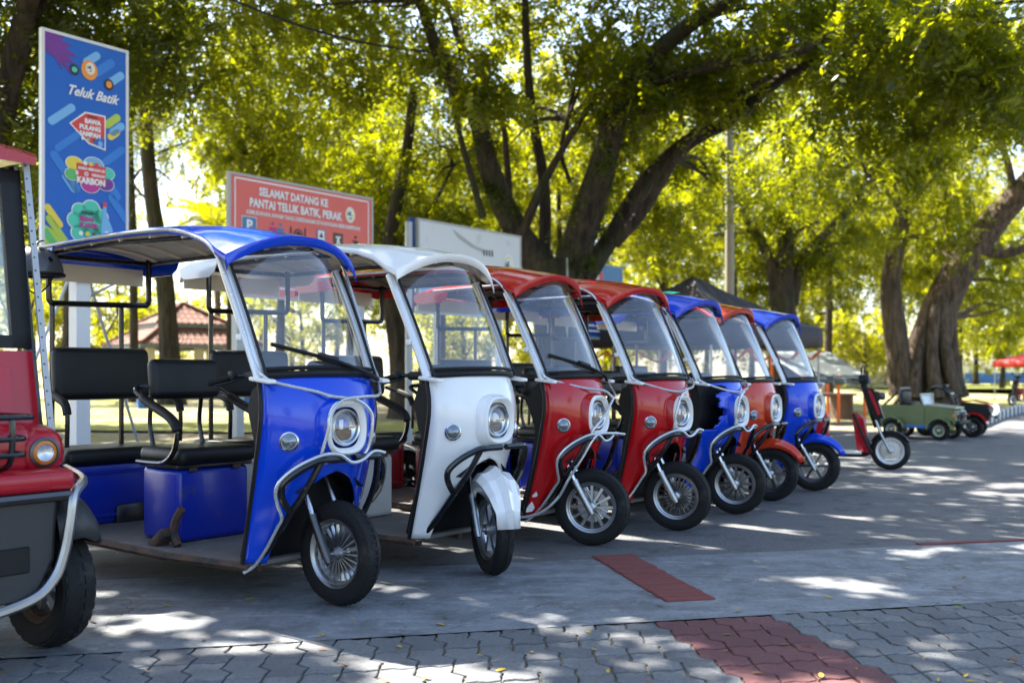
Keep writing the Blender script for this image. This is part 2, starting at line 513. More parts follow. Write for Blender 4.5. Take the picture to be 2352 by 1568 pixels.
OVER_A = []
for gx in np.arange(-13, 7, 2.4):
    for gy in np.arange(5.5, 27, 2.4):
        if (gx * 7 + gy * 3) % 1.0 > .93: continue
        if gx > 2.2 and gy < 17: continue
        OVER_A.append((gx + random.uniform(-.8, .8), gy + random.uniform(-.8, .8), 7.6 + max(0, gy - 12) * .42 + random.uniform(-.4, 1.0), 1.5, 200))
BELT = []
for i in range(26):
    u = -150 + i * 104 + random.uniform(-30, 30)
    gap = 260 < u < 560
    BELT.append((u, 560 + random.uniform(-120, 90) + (170 if gap else 0), random.uniform(60, 85), 5.5, 3.2 if gap else 6.0, 420 if gap else 900))

# ------------------------------------------------------------------ the setting: ground
ROW = Vector((0.616, 0.788, 0)); HEAD = Vector((0.788, -0.616, 0))
PA = R(12.5)
pd = Vector((math.cos(PA), math.sin(PA), 0)); pn = Vector((-math.sin(PA), math.cos(PA), 0))
A0 = Vector((0, 4.40, 0)); B0 = Vector((0, 5.95, 0))
def sheet(name, pts, z, mat, sub=0):
    b = MB(); b.add([(p[0], p[1], z) for p in pts], [tuple(range(len(pts)))])
    return struct(b.build(name, mat, smooth=False))
# terrain: large sheet, gently raised and uneven beyond the parking lot
def terr_z(x, y):
    d = (x - 1.0) * HEAD.x + (y - 14.0) * HEAD.y      # distance on the lot side of the line behind the vehicles (positive)
    far = max(0.0, -d - 2.0)
    return -.06 + min(.34, far * .035) + .05 * mnoise.noise((x * .15, y * .15, 0)) * min(1, far * .2)
tb = MB(); rows = []
ys = [-60, -25, -8] + [y for y in np.arange(0, 64, 2.0)] + [75, 95, 130, 190, 300, 600, 1500]
xs = [-1500, -500, -200, -100, -70] + [x for x in np.arange(-54, 56, 3.0)] + [70, 100, 200, 500, 1500]
for y in ys:
    rows.append([(x, y, terr_z(x, y)) for x in xs])
tb.grid(rows)
struct(tb.build('ground', 'soil'))
L0 = Vector((-1.6, 15.2, 0))
far_l = L0 - ROW * 40; far_r = L0 + ROW * 9.2
lot = [B0 - pd * 45, B0 + pd * 60, B0 + pd * 60 + Vector((10, 60, 0)), Vector((16.4, 31.4, 0)), Vector((9.9, 21.0, 0)), Vector((8.2, 19.6, 0)), Vector((2, 18.0, 0)), Vector((-6, 15.0, 0)), Vector((-16, 12.5, 0)), Vector((-45, 8, 0))]
sheet('asphalt', lot, 0.0, 'asphalt')
sheet('concrete_strip', [A0 - pd * 45, A0 + pd * 60, B0 + pd * 60, B0 - pd * 45], .0, 'concrete')
sheet('path', [A0 - pd * 45 - pn * 30, A0 + pd * 60 - pn * 30, A0 + pd * 60, A0 - pd * 45], -.012, 'joint_sand')
# sunlit verge behind the signs
vb = MB()
va = [(-30, 13.5), (-12, 15.6), (-3, 17.4), (4, 20.0), (4, 22.6), (-3, 20.0), (-12, 17.9), (-30, 16.5)]
vb.add([(x, y, terr_z(x, y) + .035) for x, y in va], [(0, 1, 6, 7), (1, 2, 5, 6), (2, 3, 4, 5)])
struct(vb.build('grass_verge', 'lawn', smooth=False))
sheet_far = MB()
sheet_far.add([(x, y, terr_z(x, y) + .1) for x, y in [(14, 56), (60, 46), (75, 80), (18, 84)]], [(0, 1, 2, 3)])
struct(sheet_far.build('lawn', 'lawn', smooth=False))

# interlocking pavers: zigzag sides, laid in straight rows
PW, PL = .143, .236
def paver_poly(g=.0055):
    side = [(0, 0), (.20, .007), (.38, .022), (.62, -.022), (.80, -.007), (1, 0)]
    top = [(0, 0), (.38, .009), (.62, -.009), (1, 0)]
    pts = []
    for t, d in top[:-1]: pts.append((t * PW, d))
    for t, d in side[:-1]: pts.append((PW + d, t * PL))
    for t, d in reversed(top[1:]): pts.append((t * PW, PL + d))
    for t, d in reversed(side[1:]): pts.append((d, t * PL))
    c = (PW / 2, PL / 2)
    out = []
    n = len(pts)
    for i in range(n):
        a = Vector(pts[i - 1]); b = Vector(pts[i]); e = Vector(pts[(i + 1) % n])
        d1 = (b - a).normalized(); d2 = (e - b).normalized()
        nn = Vector((-(d1.y + d2.y), d1.x + d2.x)); nn.normalize()
        out.append((b.x - c[0] + nn.x * g, b.y - c[1] + nn.y * g))
    return out
def paver_mesh(name, mat):
    po = paver_poly(.0055); pi_ = paver_poly(.0095); n = len(po)
    b = MB()
    V = [(x, y, -.02) for x, y in po] + [(x, y, -.003) for x, y in po] + [(x, y, 0) for x, y in pi_]
    F = [tuple(range(2 * n, 3 * n))]
    for k in range(n):
        l = (k + 1) % n
        F += [(k, l, n + l, n + k), (n + k, n + l, 2 * n + l, 2 * n + k)]
    b.add(V, F)
    return b.mesh(name, mat, smooth=False)
pave = bpy.data.objects['path']
mg, mr = paver_mesh('paver', 'paver_grey'), paver_mesh('paver', 'paver_red')
cand = []
for r in range(0, 40):
    for c_ in range(-40, 44):
        p = A0 + pd * (c_ * PW + .02) - pn * ((r + .5) * PL + .004)
        red = 5 <= c_ < 9
        u = CXP + FPX * p.x / p.y if p.y > .5 else -9999
        v = HOR + FPX * CAMH / p.y if p.y > .5 else 9999
        cand.append((p, red, -90 < u < 2440 and v < 1640))
vis = [q for q in cand if q[2]][:300]
for p, red, _ in vis:
    o = bpy.data.objects.new('paver', mr if red else mg)
    C.objects.link(o); o.parent = pave
    o.location = (p.x, p.y, random.uniform(-.003, .002)); o.rotation_euler = (R(random.uniform(-.7, .7)), R(random.uniform(-.7, .7)), PA + R(random.uniform(-.6, .6)))
for mesh_, isred in ((mg, False), (mr, True)):
    b = MB()
    src = [tuple(v.co) for v in mesh_.vertices]; fs = [tuple(f.vertices) for f in mesh_.polygons]
    for p, red, ok in cand:
        if not ok and red == isred:
            b.add(src, fs, T(p.x, p.y, random.uniform(-.003, .002)) @ Matrix.Rotation(PA, 4, 'Z'))
    stuff(b.build('paver_field', 'paver_red' if isred else 'paver_grey', pave, smooth=False))
# soldier course of red bricks let into the concrete
conc = bpy.data.objects['concrete_strip']
bb = MB().rbox((0, 0, 0), (.262, .066, .04), .004, 1)
bme = bb.mesh('brick', 'brick_red', smooth=False)
for i in range(17):
    p = A0 + pd * (.985 + .004 * random.uniform(-1, 1)) + pn * (.375 + i * .0735)
    o = bpy.data.objects.new('brick', bme); C.objects.link(o); o.parent = conc
    o.location = (p.x, p.y, -.008 + random.uniform(-.003, .002)); o.rotation_euler = (0, 0, PA + R(random.uniform(-1.2, 1.2)))
eb = MB()
e0 = B0 + pd * 2.75
for i in range(70):
    p = e0 + pd * (i * .115) + pn * .02
    o = bpy.data.objects.new('edging_brick', None) if False else None
eb.prism([tuple(e0 + pn * 0 + Vector((0, 0, -.02))), tuple(e0 + pd * 30 + Vector((0, 0, -.02))), tuple(e0 + pd * 30 + pn * .05 + Vector((0, 0, -.02))), tuple(e0 + pn * .05 + Vector((0, 0, -.02)))], (0, 0, .028))
eb.build('brick_edging', 'brick_red', conc, smooth=False)
# kerb of black and white painted stones
kp = catmull([(8.6, 19.0, 0), (9.9, 21.1, 0), (12.4, 25.2, 0), (15.2, 29.6, 0), (18.6, 35.4, 0), (23, 43, 0)], 24)
kroot = MB(); kc = []
acc = [0.0]
for a, b in zip(kp, kp[1:]): acc.append(acc[-1] + (b - a).length)
def along(s):
    for i in range(len(kp) - 1):
        if acc[i + 1] >= s:
            f = (s - acc[i]) / (acc[i + 1] - acc[i]); return kp[i].lerp(kp[i + 1], f), (kp[i + 1] - kp[i]).normalized()
    return kp[-1], (kp[-1] - kp[-2]).normalized()
kerb = MB()
for s in np.arange(0, acc[-1] - .7, .6):
    p, d = along(s); q, _ = along(s + .6)
    nrm = Vector((-d.y, d.x, 0))
    kerb.prism([p - nrm * .05 + Vector((0, 0, -.05)), q - nrm * .05 + Vector((0, 0, -.05)), q + nrm * .05 + Vector((0, 0, -.05)), p + nrm * .05 + Vector((0, 0, -.05))], (0, 0, .10))
kerb_o = struct(kerb.build('kerb', 'concrete_post', smooth=False))
ksm = {}
for i, s in enumerate(np.arange(0, acc[-1] - .7, .45)):
    p, d = along(s + .225)
    mt = 'kerb_white' if i % 2 else 'kerb_black'
    if mt not in ksm:
        ksm[mt] = MB().rbox((0, 0, .10), (.445, .17, .24), .025, 2).mesh('kerb_stone', mt)
    o = bpy.data.objects.new('kerb_stone', ksm[mt]); C.objects.link(o); o.parent = kerb_o
    o.location = p; o.rotation_euler = (0, 0, math.atan2(d.y, d.x))

# ------------------------------------------------------------------ wheels
def tyre_mb(rad, hw, rim, blocks=44, tread=.006, zig=False):
    prof = [(rim - .004, -hw * .62), (rim + .012, -hw * .80), (rim + (rad - rim) * .45, -hw), (rad - .030, -hw * .94), (rad - .012, -hw * .74), (rad - .004, -hw * .38), (rad - .003, 0),
            (rad - .004, hw * .38), (rad - .012, hw * .74), (rad - .030, hw * .94), (rim + (rad - rim) * .45, hw), (rim + .012, hw * .80), (rim - .004, hw * .62)]
    b = MB(); b.lathe(prof, 48, YAX, closed=True)
    for i in range(blocks):
        for sgn in (-1, 1):
            a0 = 2 * math.pi * (i + (.5 if sgn > 0 else 0)) / blocks
            da = 2 * math.pi / blocks
            V = []
            for (dy, oa) in ((.12, .0), (.86, .55 * (1 if not zig else -.6))):
                for w in (0, .58):
                    for h in (0, 1):
                        y = sgn * hw * dy
                        rr = rad - (.004 if dy < .5 else .022) + (tread if h else -.006)
                        t = a0 + da * (oa + w)
                        V.append((rr * math.cos(t), y, rr * math.sin(t)))
            b.add(V, [(0, 1, 3, 2), (4, 6, 7, 5), (0, 4, 5, 1), (2, 3, 7, 6), (1, 5, 7, 3), (0, 2, 6, 4)])
    return b
def wheel(parent, name, loc, rad=.255, hw=.05, rim=.163, nsp=20, spoke='steel', rimm='steel', rz=0.0, blocks=44, thick=.006, zig=False):
    w = tyre_mb(rad, hw, rim, blocks, zig=zig).build(name, 'rubber', parent, angle=30, loc=loc, rz=rz)
    rb = MB(); rb.lathe([(rim, -hw * .72), (rim + .006, -hw * .78), (rim + .006, -hw * .66), (rim - .016, -hw * .5), (rim - .022, 0), (rim - .016, hw * .5), (rim + .006, hw * .66), (rim + .006, hw * .78), (rim, hw * .72), (rim - .008, hw * .6), (rim - .014, hw * .4), (rim - .026, 0), (rim - .014, -hw * .4), (rim - .008, -hw * .6)], 40, YAX, closed=True)
    rb.build('rim', rimm, w)
    sb = MB()
    for i in range(nsp):
        a = 2 * math.pi * i / nsp
        ca, sa = math.cos(a), math.sin(a); tx, tz = -sa, ca
        V = []
        for r_, hwid, yy in ((.028, thick * .8, .012), (rim - .014, thick * 1.25, .006)):
            for sx in (-1, 1):
                for sy in (-1, 1):
                    V.append((ca * r_ + tx * hwid * sx, yy * sy * 1.4, sa * r_ + tz * hwid * sx))
        sb.add(V, [(0, 1, 3, 2), (4, 6, 7, 5), (0, 4, 5, 1), (2, 3, 7, 6), (1, 5, 7, 3), (0, 2, 6, 4)])
    sb.build('spokes', spoke, w, smooth=False)
    hb = MB(); hb.lathe([(.0, -.055), (.012, -.055), (.014, -.045), (.030, -.040), (.034, -.02), (.034, .02), (.030, .04), (.014, .045), (.012, .055), (0, .055)], 20, YAX)
    hb.build('hub', 'steel', w)
    db = MB(); db.lathe([(.05, .030), (.105, .030), (.105, .034), (.05, .034)], 28, YAX, closed=True)
    db.build('brake_disc', 'chrome', w)
    return w

# ------------------------------------------------------------------ passenger tricycle
ED = [(.20, -.315), (.26, -.297), (.465, -.231), (.654, -.18), (.80, -.146), (.92, -.122), (1.0, -.13), (1.09, -.156), (1.13, -.168)]
CE = [(.20, -.16), (.465, -.085), (.60, -.045), (.72, .0), (.86, .018), (1.0, .005), (1.08, -.018), (1.13, -.045)]
WD = [(.20, .325), (.45, .345), (.70, .355), (.92, .36), (1.05, .35), (1.13, .34)]
YI = [(.20, .255), (.30, .245), (.42, .225), (.50, .195), (.56, .155), (.61, .105), (.64, .055), (.655, 0)]
def sh_x(y, z):
    w = interp(z, WD); q = min(1, abs(y) / w)
    e = interp(z, ED); c = interp(z, CE)
    return e + (c - e) * (1 - q ** 2.5)
def superell(cx, cz, hw, hh, x, n=28, p=2.8):
    out = []
    for k in range(n):
        t = 2 * math.pi * k / n
        c, s = math.cos(t), math.sin(t)
        pz = p if s < 0 else 2.3
        out.append((x, cx + hw * math.copysign(abs(c) ** (2 / p), c), cz + hh * math.copysign(abs(s) ** (2 / pz), s)))
    return out
RE = [(-.335, 1.648), (-.350, 1.700), (-.425, 1.730), (-.53, 1.797), (-.67, 1.840), (-.86, 1.870), (-1.18, 1.884), (-1.65, 1.888), (-2.1, 1.886), (-2.36, 1.872), (-2.46, 1.850)]
RC = [(-.258, 1.768), (-.246, 1.812), (-.320, 1.826), (-.44, 1.852), (-.60, 1.880), (-.80, 1.906), (-1.15, 1.935), (-1.65, 1.955), (-2.1, 1.950), (-2.38, 1.935), (-2.47, 1.915)]
def trike(O, th, col, label, steer=0.0, fender=None, nsp=20, thick=.006, spoke='steel', rimm='steel', wiper=False, hose=None, broken=False, sticker=False, slider='steel', box='box_blue', sc=1.0, chips=False):
    paint = 'paint_' + col
    rt = thing('passenger_tricycle', label, 'tricycle', (O[0], O[1], 0), R(th), 'electric passenger tricycles parked side by side')
    rt.scale = (sc, sc, sc)
    st = R(steer)
    S = Matrix.Rotation(st, 4, 'Z')
    wheel(rt, 'front_wheel', (0, 0, .258), nsp=nsp, thick=thick, spoke=spoke, rimm=rimm, rz=st)
    for s in (-1, 1):
        a, b_, c_ = S @ Vector((.0, s * .082, .245)), S @ Vector((-.105, s * .082, .44)), S @ Vector((-.215, s * .082, .66))
        f = MB().tube([a - (b_ - a).normalized() * .03, a, a.lerp(b_, .8), b_], [.017, .023, .023, .027], 12).build('fork_leg', slider, rt)
        MB().tube([b_, c_], .0165, 12).build('fork_tube', 'chrome', f)
    MB().tube([S @ Vector((0, -.10, .258)), S @ Vector((0, .10, .258))], .009, 8).build('axle', 'steel', rt)
    MB().box(S @ Vector((-.20, 0, .645)), (.06, .22, .05), (0, 0, st)).tube([(-.21, 0, .62), (-.30, 0, 1.08)], .022, 10).build('fork_crown', 'dark_steel', rt)
    if fender:
        fb = MB(); secs = []
        long = fender == 'pointed'
        angs = [150, 130, 110, 90, 70, 52, 36, 22] if long else [128, 112, 96, 80, 62, 44, 26, 8]
        for i, a in enumerate(angs):
            t = i / (len(angs) - 1); ar = R(a)
            rr = .288 + ((.020 if long else .045) * math.sin(t * math.pi)) + (.05 * max(0, t - .55) if long else 0)
            hwid = (.060 + .042 * math.sin(min(1, t * 1.15) * math.pi)) if not long else .078 * (1 - max(0, t - .45) ** 1.3 * 1.9) + .004
            drop = (.115 if not long else .060) * (1 - .55 * max(0, t - .5) * 2)
            c = Vector((math.cos(ar) * rr, 0, .258 + math.sin(ar) * rr)); nr = Vector((math.cos(ar), 0, math.sin(ar)))
            secs.append([S @ (c + Vector((0, yy * hwid, 0)) + nr * hh) for yy, hh in (((-1.0, -drop), (-1.02, -drop * .35), (-.72, -.006), (-.22, .022), (0, .026), (.22, .022), (.72, -.006), (1.02, -drop * .35), (1.0, -drop)) if long else ((-.88, -drop), (-1.08, -drop * .42), (-.80, -.012), (-.40, -.002), (0, .030), (.40, -.002), (.80, -.012), (1.08, -drop * .42), (.88, -drop)))])
        fb.loft(secs, caps=False, ring=False)
        fb.build('front_fender', paint, rt, angle=24 if long else 12, solid=.005)
    # ---- front shield: nose panel with wheel arch
    b = MB(); rows = []
    zs = [1.125 - .0094 * i for i in range(50)] + [.655] if broken else [1.125, 1.10, 1.06, 1.0, .95, .90, .85, .80, .75, .70, .675, .655]
    NY = 60 if broken else 20
    for z in zs:
        w = interp(z, WD)
        rows.append([(sh_x(w * (2 * k / NY - 1), z), w * (2 * k / NY - 1), z) for k in range(NY + 1)])
    def brk(i, k):
        z = (zs[i] + zs[min(i + 1, len(zs) - 1)]) / 2
        lim = 12.5 + 4.0 * math.sin(z * 31) + 2.6 * math.sin(z * 67) + 3.0 * mnoise.noise((z * 60, 0, 0))
        return z < 1.09 and z > .72 and k < lim
    b.grid(rows, brk if broken else None)
    for s in (-1, 1):
        rows = []
        for z in [.655, .645, .63, .61, .585, .56, .53, .50, .46, .42, .36, .30, .25, .215]:
            w = interp(z, WD); yi = interp(z, YI)
            rows.append([(sh_x(yi + (w - yi) * k / (NY // 2), z), s * (yi + (w - yi) * k / (NY // 2)), z) for k in range(NY // 2 + 1)])
        b.grid(rows)
    sh = b.build('front_shield', paint, rt, angle=50, solid=.008, merge=True)
    if chips:
        for yy, zz, q in ((-.322, .262, .022), (-.318, .35, .012)):
            pts = [(yy + q * rr_ * math.cos(a_), zz + 1.5 * q * rr_ * math.sin(a_)) for a_, rr_ in zip(np.linspace(0, 5.5, 8), (1, .85, 1.3, .7, .9, 1.2, .75, 1.0))]
            MB().prism([(sh_x(a_, b__) + .0052, a_, b__) for a_, b__ in pts], (.0015, 0, 0)).build('paint_chip', 'white_plastic', sh, smooth=False)
    # rolled black edge
    for s in (-1, 1):
        if broken and s < 0: continue
        MB().tube(catmull([(sh_x(interp(z, WD), z) - .012, s * (interp(z, WD) + .002), z) for z in (1.10, 1.0, .9, .8, .65, .5, .35, .215)], 3), .013, 8).build('edge_trim', 'black_plastic', rt)
    ip = [(-.19, 1.09), (-.27, 1.05), (-.305, .96), (-.245, .78), (-.285, .5), (-.365, .24), (-.335, .22), (-.25, .46), (-.20, .65), (-.165, .80), (-.15, .92)]
    MB().prism([(x, -.315, z) for x, z in ip], (0, .63, 0)).build('inner_panel', 'black_plastic', rt, smooth=False)
    # wheel well
    MB().grid([[(x, y, .66 - .10 * (abs(y) / .2) ** 2 - (.02 if x < -.2 else 0)) for y in (-.20, -.14, -.07, 0, .07, .14, .20)] for x in (-.05, -.12, -.26)]).build('wheel_well', 'black_plastic', rt, solid=.004)
    # ---- headlight
    hz, hx = .868, 0.0
    MB().loft([superell(0, hz, .150, .158, -.04), superell(0, hz, .138, .146, .030), superell(0, hz, .126, .136, .052)], caps=False).build('headlight_pod', paint, rt, angle=60)
    hl = MB().loft([superell(0, hz, .126, .136, .046), superell(0, hz, .124, .134, .060), superell(0, hz, .113, .123, .068), superell(0, hz, .104, .113, .062), superell(0, hz, .092, .100, .040)], caps=False).build('headlight', 'white_plastic', rt, angle=60)
    MB().lathe([(.094, .036), (.088, .050), (.082, .056), (.075, .052), (.071, .038)], 36, T(0, 0, hz) @ XAX).build('lamp_ring', 'chrome', hl)
    MB().lathe([(.0, .008), (.035, .014), (.072, .036)], 32, T(0, 0, hz) @ XAX).build('reflector', 'chrome', hl)
    MB().box((.030, 0, hz - .001), (.012, .130, .008)).box((.026, .0, hz - .036), (.012, .095, .052)).build('lamp_dark_bars', 'lamp_black', hl, smooth=False)  # dark bar and lower half, standing in for dark ground reflected in the lens
    MB().rbox((.036, -.022, hz + .014), (.008, .026, .048), .003, 1).build('lamp_tube', 'white_plastic', hl)
    MB().lathe([(.0, .062), (.025, .060), (.05, .052), (.073, .040)], 32, T(0, 0, hz) @ XAX).build('lens', 'lens_glass', hl)
    for s in (-1, 1):
        if broken and s < 0: continue
        x = sh_x(.262, .81)
        Mx = T(x + .004, s * .262, .81) @ Matrix.Rotation(s * R(38), 4, 'Z') @ XAX
        il = MB().lathe([(.046, -.012), (.046, .008), (.038, .014), (.034, .010)], 20, Mx).build('indicator', 'chrome', rt)
        MB().lathe([(0, .024), (.02, .021), (.036, .009)], 20, Mx).build('lens', 'lens_grey', il)
    # ---- windscreen
    rows = []
    for i in range(9):
        t = i / 8
        row = []
        for k in range(15):
            q = 2 * k / 14 - 1
            x0, z0 = -.150 + .112 * (1 - abs(q) ** 2.3), 1.122 + .012 * (1 - q * q)
            x1, z1 = -.430 + .150 * (1 - abs(q) ** 2.1), 1.650 + .118 * (1 - abs(q) ** 2.4)
            bow = .018 * math.sin(t * math.pi)
            row.append((x0 + (x1 - x0) * t + bow, q * .342, z0 + (z1 - z0) * t))
        rows.append(row)
    MB().grid(rows).build('windscreen', 'windscreen_glass', rt, angle=80)
    MB().tube([(p[0] + .006, p[1], p[2] - .004) for p in rows[0]], .017, 8).tube([(p[0] + .004, p[1], p[2] + .026) for p in rows[0]], .010, 8).build('windscreen_seal', 'black_plastic', rt)
    for s in (-1, 1):
        pts = catmull([(-.150, s * .355, 1.105), (-.215, s * .360, 1.25), (-.300, s * .362, 1.42), (-.385, s * .362, 1.58), (-.44, s * .36, 1.68)], 4)
        pl = MB().tube(pts, .033, 10, sq=.70).build('windscreen_pillar', 'silver_paint', rt)
        MB().rbox((-.125, s * .362, 1.098), (.150, .055, .022), .010, 2, (0, R(6), 0)).build('pillar_foot', 'white_plastic', rt)
        MB().tube(catmull([(-.115, s * .345, 1.115), (-.26, s * .350, 1.42), (-.40, s * .352, 1.68)], 5), .008, 6).build('pillar_seal', 'black_plastic', pl)
        MB().rbox((-.262, s * .39, 1.30), (.032, .028, .034), .008, 2).build('pillar_clip', 'white_plastic', pl)
    # ---- roof
    NT = 16; rows = []
    for (xe, ze), (xc, zc) in zip(RE, RC):
        row = []
        for k in range(NT + 1):
            q = 2 * k / NT - 1
            f = 1 - abs(q) ** 2.3
            row.append((xe + (xc - xe) * f, q * .405, ze + (zc - ze) * f))
        row = [(row[0][0], -.410, row[0][2] - .030)] + row + [(row[-1][0], .410, row[-1][2] - .030)]
        rows.append(row)
    rows.append([(p[0] - .012, p[1], p[2] - (.10 if abs(p[1]) < .41 else .07)) for p in rows[-1]])
    rf = MB().grid(rows).build('roof', paint, rt, angle=26, solid=.007)
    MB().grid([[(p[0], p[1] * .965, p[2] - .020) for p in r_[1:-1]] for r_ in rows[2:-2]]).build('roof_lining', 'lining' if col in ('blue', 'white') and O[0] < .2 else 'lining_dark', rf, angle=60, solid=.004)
    for x in (-.75, -1.05, -1.35, -1.65, -1.95, -2.2):
        zc = interp(-x, [(-p[0], p[1]) for p in RC]); ze = interp(-x, [(-p[0], p[1]) for p in RE])
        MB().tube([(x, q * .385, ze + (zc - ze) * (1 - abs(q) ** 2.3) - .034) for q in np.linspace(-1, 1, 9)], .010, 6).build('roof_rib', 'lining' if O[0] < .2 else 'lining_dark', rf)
    for s in (-1, 1):   # down-turned rear side flaps
        q = [(-2.02, 1.868), (-2.06, 1.80), (-2.12, 1.768), (-2.40, 1.768), (-2.46, 1.79), (-2.47, 1.845), (-2.36, 1.868)]
        MB().prism([(x, s * .412, z) for x, z in q], (0, s * .006, 0)).build('roof_flap', paint, rf, smooth=False)
        MB().lathe([(0, .010), (.010, .008), (.013, 0)], 12, T(-.345, s * .375, 1.685) @ XAX).build('roof_bolt', 'chrome', rf)
    MB().box((-2.44, 0, 1.765), (.008, .80, .11)).build('rear_valance', 'lining', rf, smooth=False)
    # ---- rear frame
    fr = MB().tube(catmull([(-2.25, -.33, 1.87), (-2.25, -.33, 1.72), (-2.25, -.33, 1.60), (-2.25, -.32, 1.565), (-2.25, -.28, 1.555), (-2.25, 0, 1.562), (-2.25, .28, 1.570), (-2.25, .32, 1.580), (-2.25, .33, 1.61), (-2.25, .33, 1.72), (-2.25, .33, 1.87)], 4), .018, 8)
    fr.tube([(-2.25, -.35, 1.835), (-2.25, .35, 1.845)], .015, 8)
    fr.build('rear_frame', 'black_tube', rt)
    for y in (-.30, .15):
        MB().tube([(-2.27, y, .40), (-2.27, y, 1.56)], .016, 8).build('frame_post', 'black_tube', rt)
    for s in (-1, 1):
        MB().tube([(-.62, s * .34, 1.815), (-1.4, s * .36, 1.845), (-2.27, s * .35, 1.845)], .013, 8).build('roof_rail', 'black_tube', rt)
    # ---- deck and chassis
    MB().prism([(-.30, -.30, .195), (-.30, .30, .195), (-.9, .39, .195), (-2.45, .39, .195), (-2.45, -.39, .195), (-.9, -.39, .195)], (0, 0, .022)).build('deck', 'deck_mat', rt, smooth=False)
    for s in (-1, 1):
        MB().tube([(-.30, s * .315, .195), (-.9, s * .405, .195), (-2.45, s * .405, .195)], .021, 4).build('deck_rail', 'rust', rt, smooth=False)
        MB().tube([(-.28, s * .16, .62), (-.40, s * .17, .16), (-2.4, s * .17, .15)], .02, 6).build('chassis_tube', 'rust', rt)
    MB().tube([(-2.08, -.40, .25), (-2.08, .40, .25)], .028, 10).rbox((-2.08, .06, .25), (.20, .22, .18), .05, 2).build('rear_axle', 'dark_steel', rt)
    for s in (-1, 1):
        wheel(rt, 'rear_wheel', (-2.08, s * .455, .258), hw=.045, nsp=8, thick=.012, spoke='dark_steel', rimm='dark_steel', blocks=36)
        ar = [(-2.08 + .30 * math.cos(R(a)), .258 + .30 * math.sin(R(a))) for a in range(15, 170, 14)]
        MB().grid([[(x, s * y, z) for y in (.385, .45, .515)] for x, z in ar]).build('rear_fender', 'black_plastic', rt, solid=.006)
    # ---- driver seat
    MB().rbox((-1.21, 0, .418), (.36, .46, .40), .035, 3).build('seat_box', box, rt)
    MB().rbox((-1.21, 0, .628), (.38, .48, .022), .008, 2).build('seat_rim', 'dark_steel', rt)
    for y in (-.14, .14):
        MB().rbox((-1.025, y, .612), (.02, .05, .026), .005, 1).build('seat_hinge', 'rust', rt)
    MB().rbox((-1.185, 0, .682), (.42, .50, .095), .042, 4).build('seat_cushion', 'leather', rt, angle=60)
    MB().rbox((-1.33, 0, 1.098), (.085, .435, .225), .040, 4, (0, R(-7), 0)).build('seat_back', 'leather', rt, angle=60)
    for s in (-1, 1):
        MB().tube(catmull([(-1.36, s * .16, .66), (-1.42, s * .16, .85), (-1.385, s * .16, 1.06)], 5), .013, 8).build('seat_post', 'black_tube', rt)
        am = MB().tube(catmull([(-1.37, s * .19, 1.06), (-1.40, s * .25, 1.05), (-1.35, s * .275, 1.02), (-1.20, s * .28, .955), (-1.05, s * .28, .905), (-.965, s * .28, .85), (-.962, s * .28, .78), (-1.0, s * .28, .705), (-1.08, s * .28, .655), (-1.20, s * .275, .645), (-1.36, s * .27, .645)], 4), .014, 8).build('armrest', 'black_tube', rt)
        MB().tube(catmull([(-1.30, s * .28, 1.0), (-1.20, s * .28, .958), (-1.06, s * .28, .91), (-.98, s * .28, .865), (-.958, s * .28, .82)], 4), [.018] + [.026] * 15 + [.018], 10).build('armrest_pad', 'black_plastic', am)
    MB().tube(catmull([(-.93, -.27, .42), (-.97, -.28, .36), (-.99, -.28, .29), (-.95, -.28, .225)], 4), .022, 6).rbox((-1.07, -.30, .25), (.17, .09, .06), .02, 2, (0, R(-35), 0)).build('brake_pedal', 'rust', rt)
    # ---- rear bench
    MB().rbox((-2.22, 0, .40), (.42, .70, .36), .02, 2).build('rear_box', box, rt)
    MB().box((-2.002, 0, .535), (.012, .60, .02)).box((-2.002, 0, .275), (.012, .60, .02)).box((-2.002, -.30, .405), (.012, .02, .28)).box((-2.002, .30, .405), (.012, .02, .28)).build('box_panel_frame', box, rt, smooth=False)
    MB().rbox((-2.20, 0, .628), (.46, .72, .10), .040, 4).build('rear_cushion', 'leather', rt, angle=60)
    MB().rbox((-2.235, 0, 1.128), (.085, .635, .325), .042, 4, (0, R(-5), 0)).build('rear_backrest', 'leather', rt, angle=60)
    for s in (-1, 1):
        MB().tube(catmull([(-2.22, s * .345, 1.03), (-2.12, s * .37, 1.0), (-1.98, s * .37, .96), (-1.945, s * .37, .88), (-1.95, s * .37, .70)], 4), .014, 8).build('rear_armrest', 'black_tube', rt)
        MB().tube(catmull([(-2.10, s * .37, .995), (-1.98, s * .37, .955), (-1.945, s * .37, .89)], 4), .025, 8).build('rear_armrest_pad', 'black_plastic', rt)
    # ---- bull bar
    bx = .085
    bbp = []
    for s in (-1, 1):
        main = catmull([(bx, s * .02, .722), (bx, s * .15, .722), (bx - .015, s * .20, .716), (bx - .07, s * .275, .668), (bx - .115, s * .315, .615), (bx - .13, s * .318, .575), (bx - .135, s * .30, .53), (bx - .145, s * .255, .480)], 4)
        MB().tube(main, .0175, 8).tube(catmull([(bx - .008, s * .18, .718), (bx - .06, s * .215, .60), (bx - .145, s * .245, .475), (bx - .26, s * .26, .33), (bx - .37, s * .265, .215)], 3), .0165, 8).build('bull_bar', 'black_tube', rt)
    # ---- handlebar
    hb = MB().tube(catmull([(-.56, -.345, 1.085), (-.46, -.27, 1.115), (-.36, -.15, 1.115), (-.33, 0, 1.10), (-.36, .15, 1.115), (-.46, .27, 1.115), (-.56, .345, 1.085)], 4), .011, 8).rbox((-.35, 0, 1.09), (.10, .18, .08), .02, 2).build('handlebar', 'black_tube', rt)
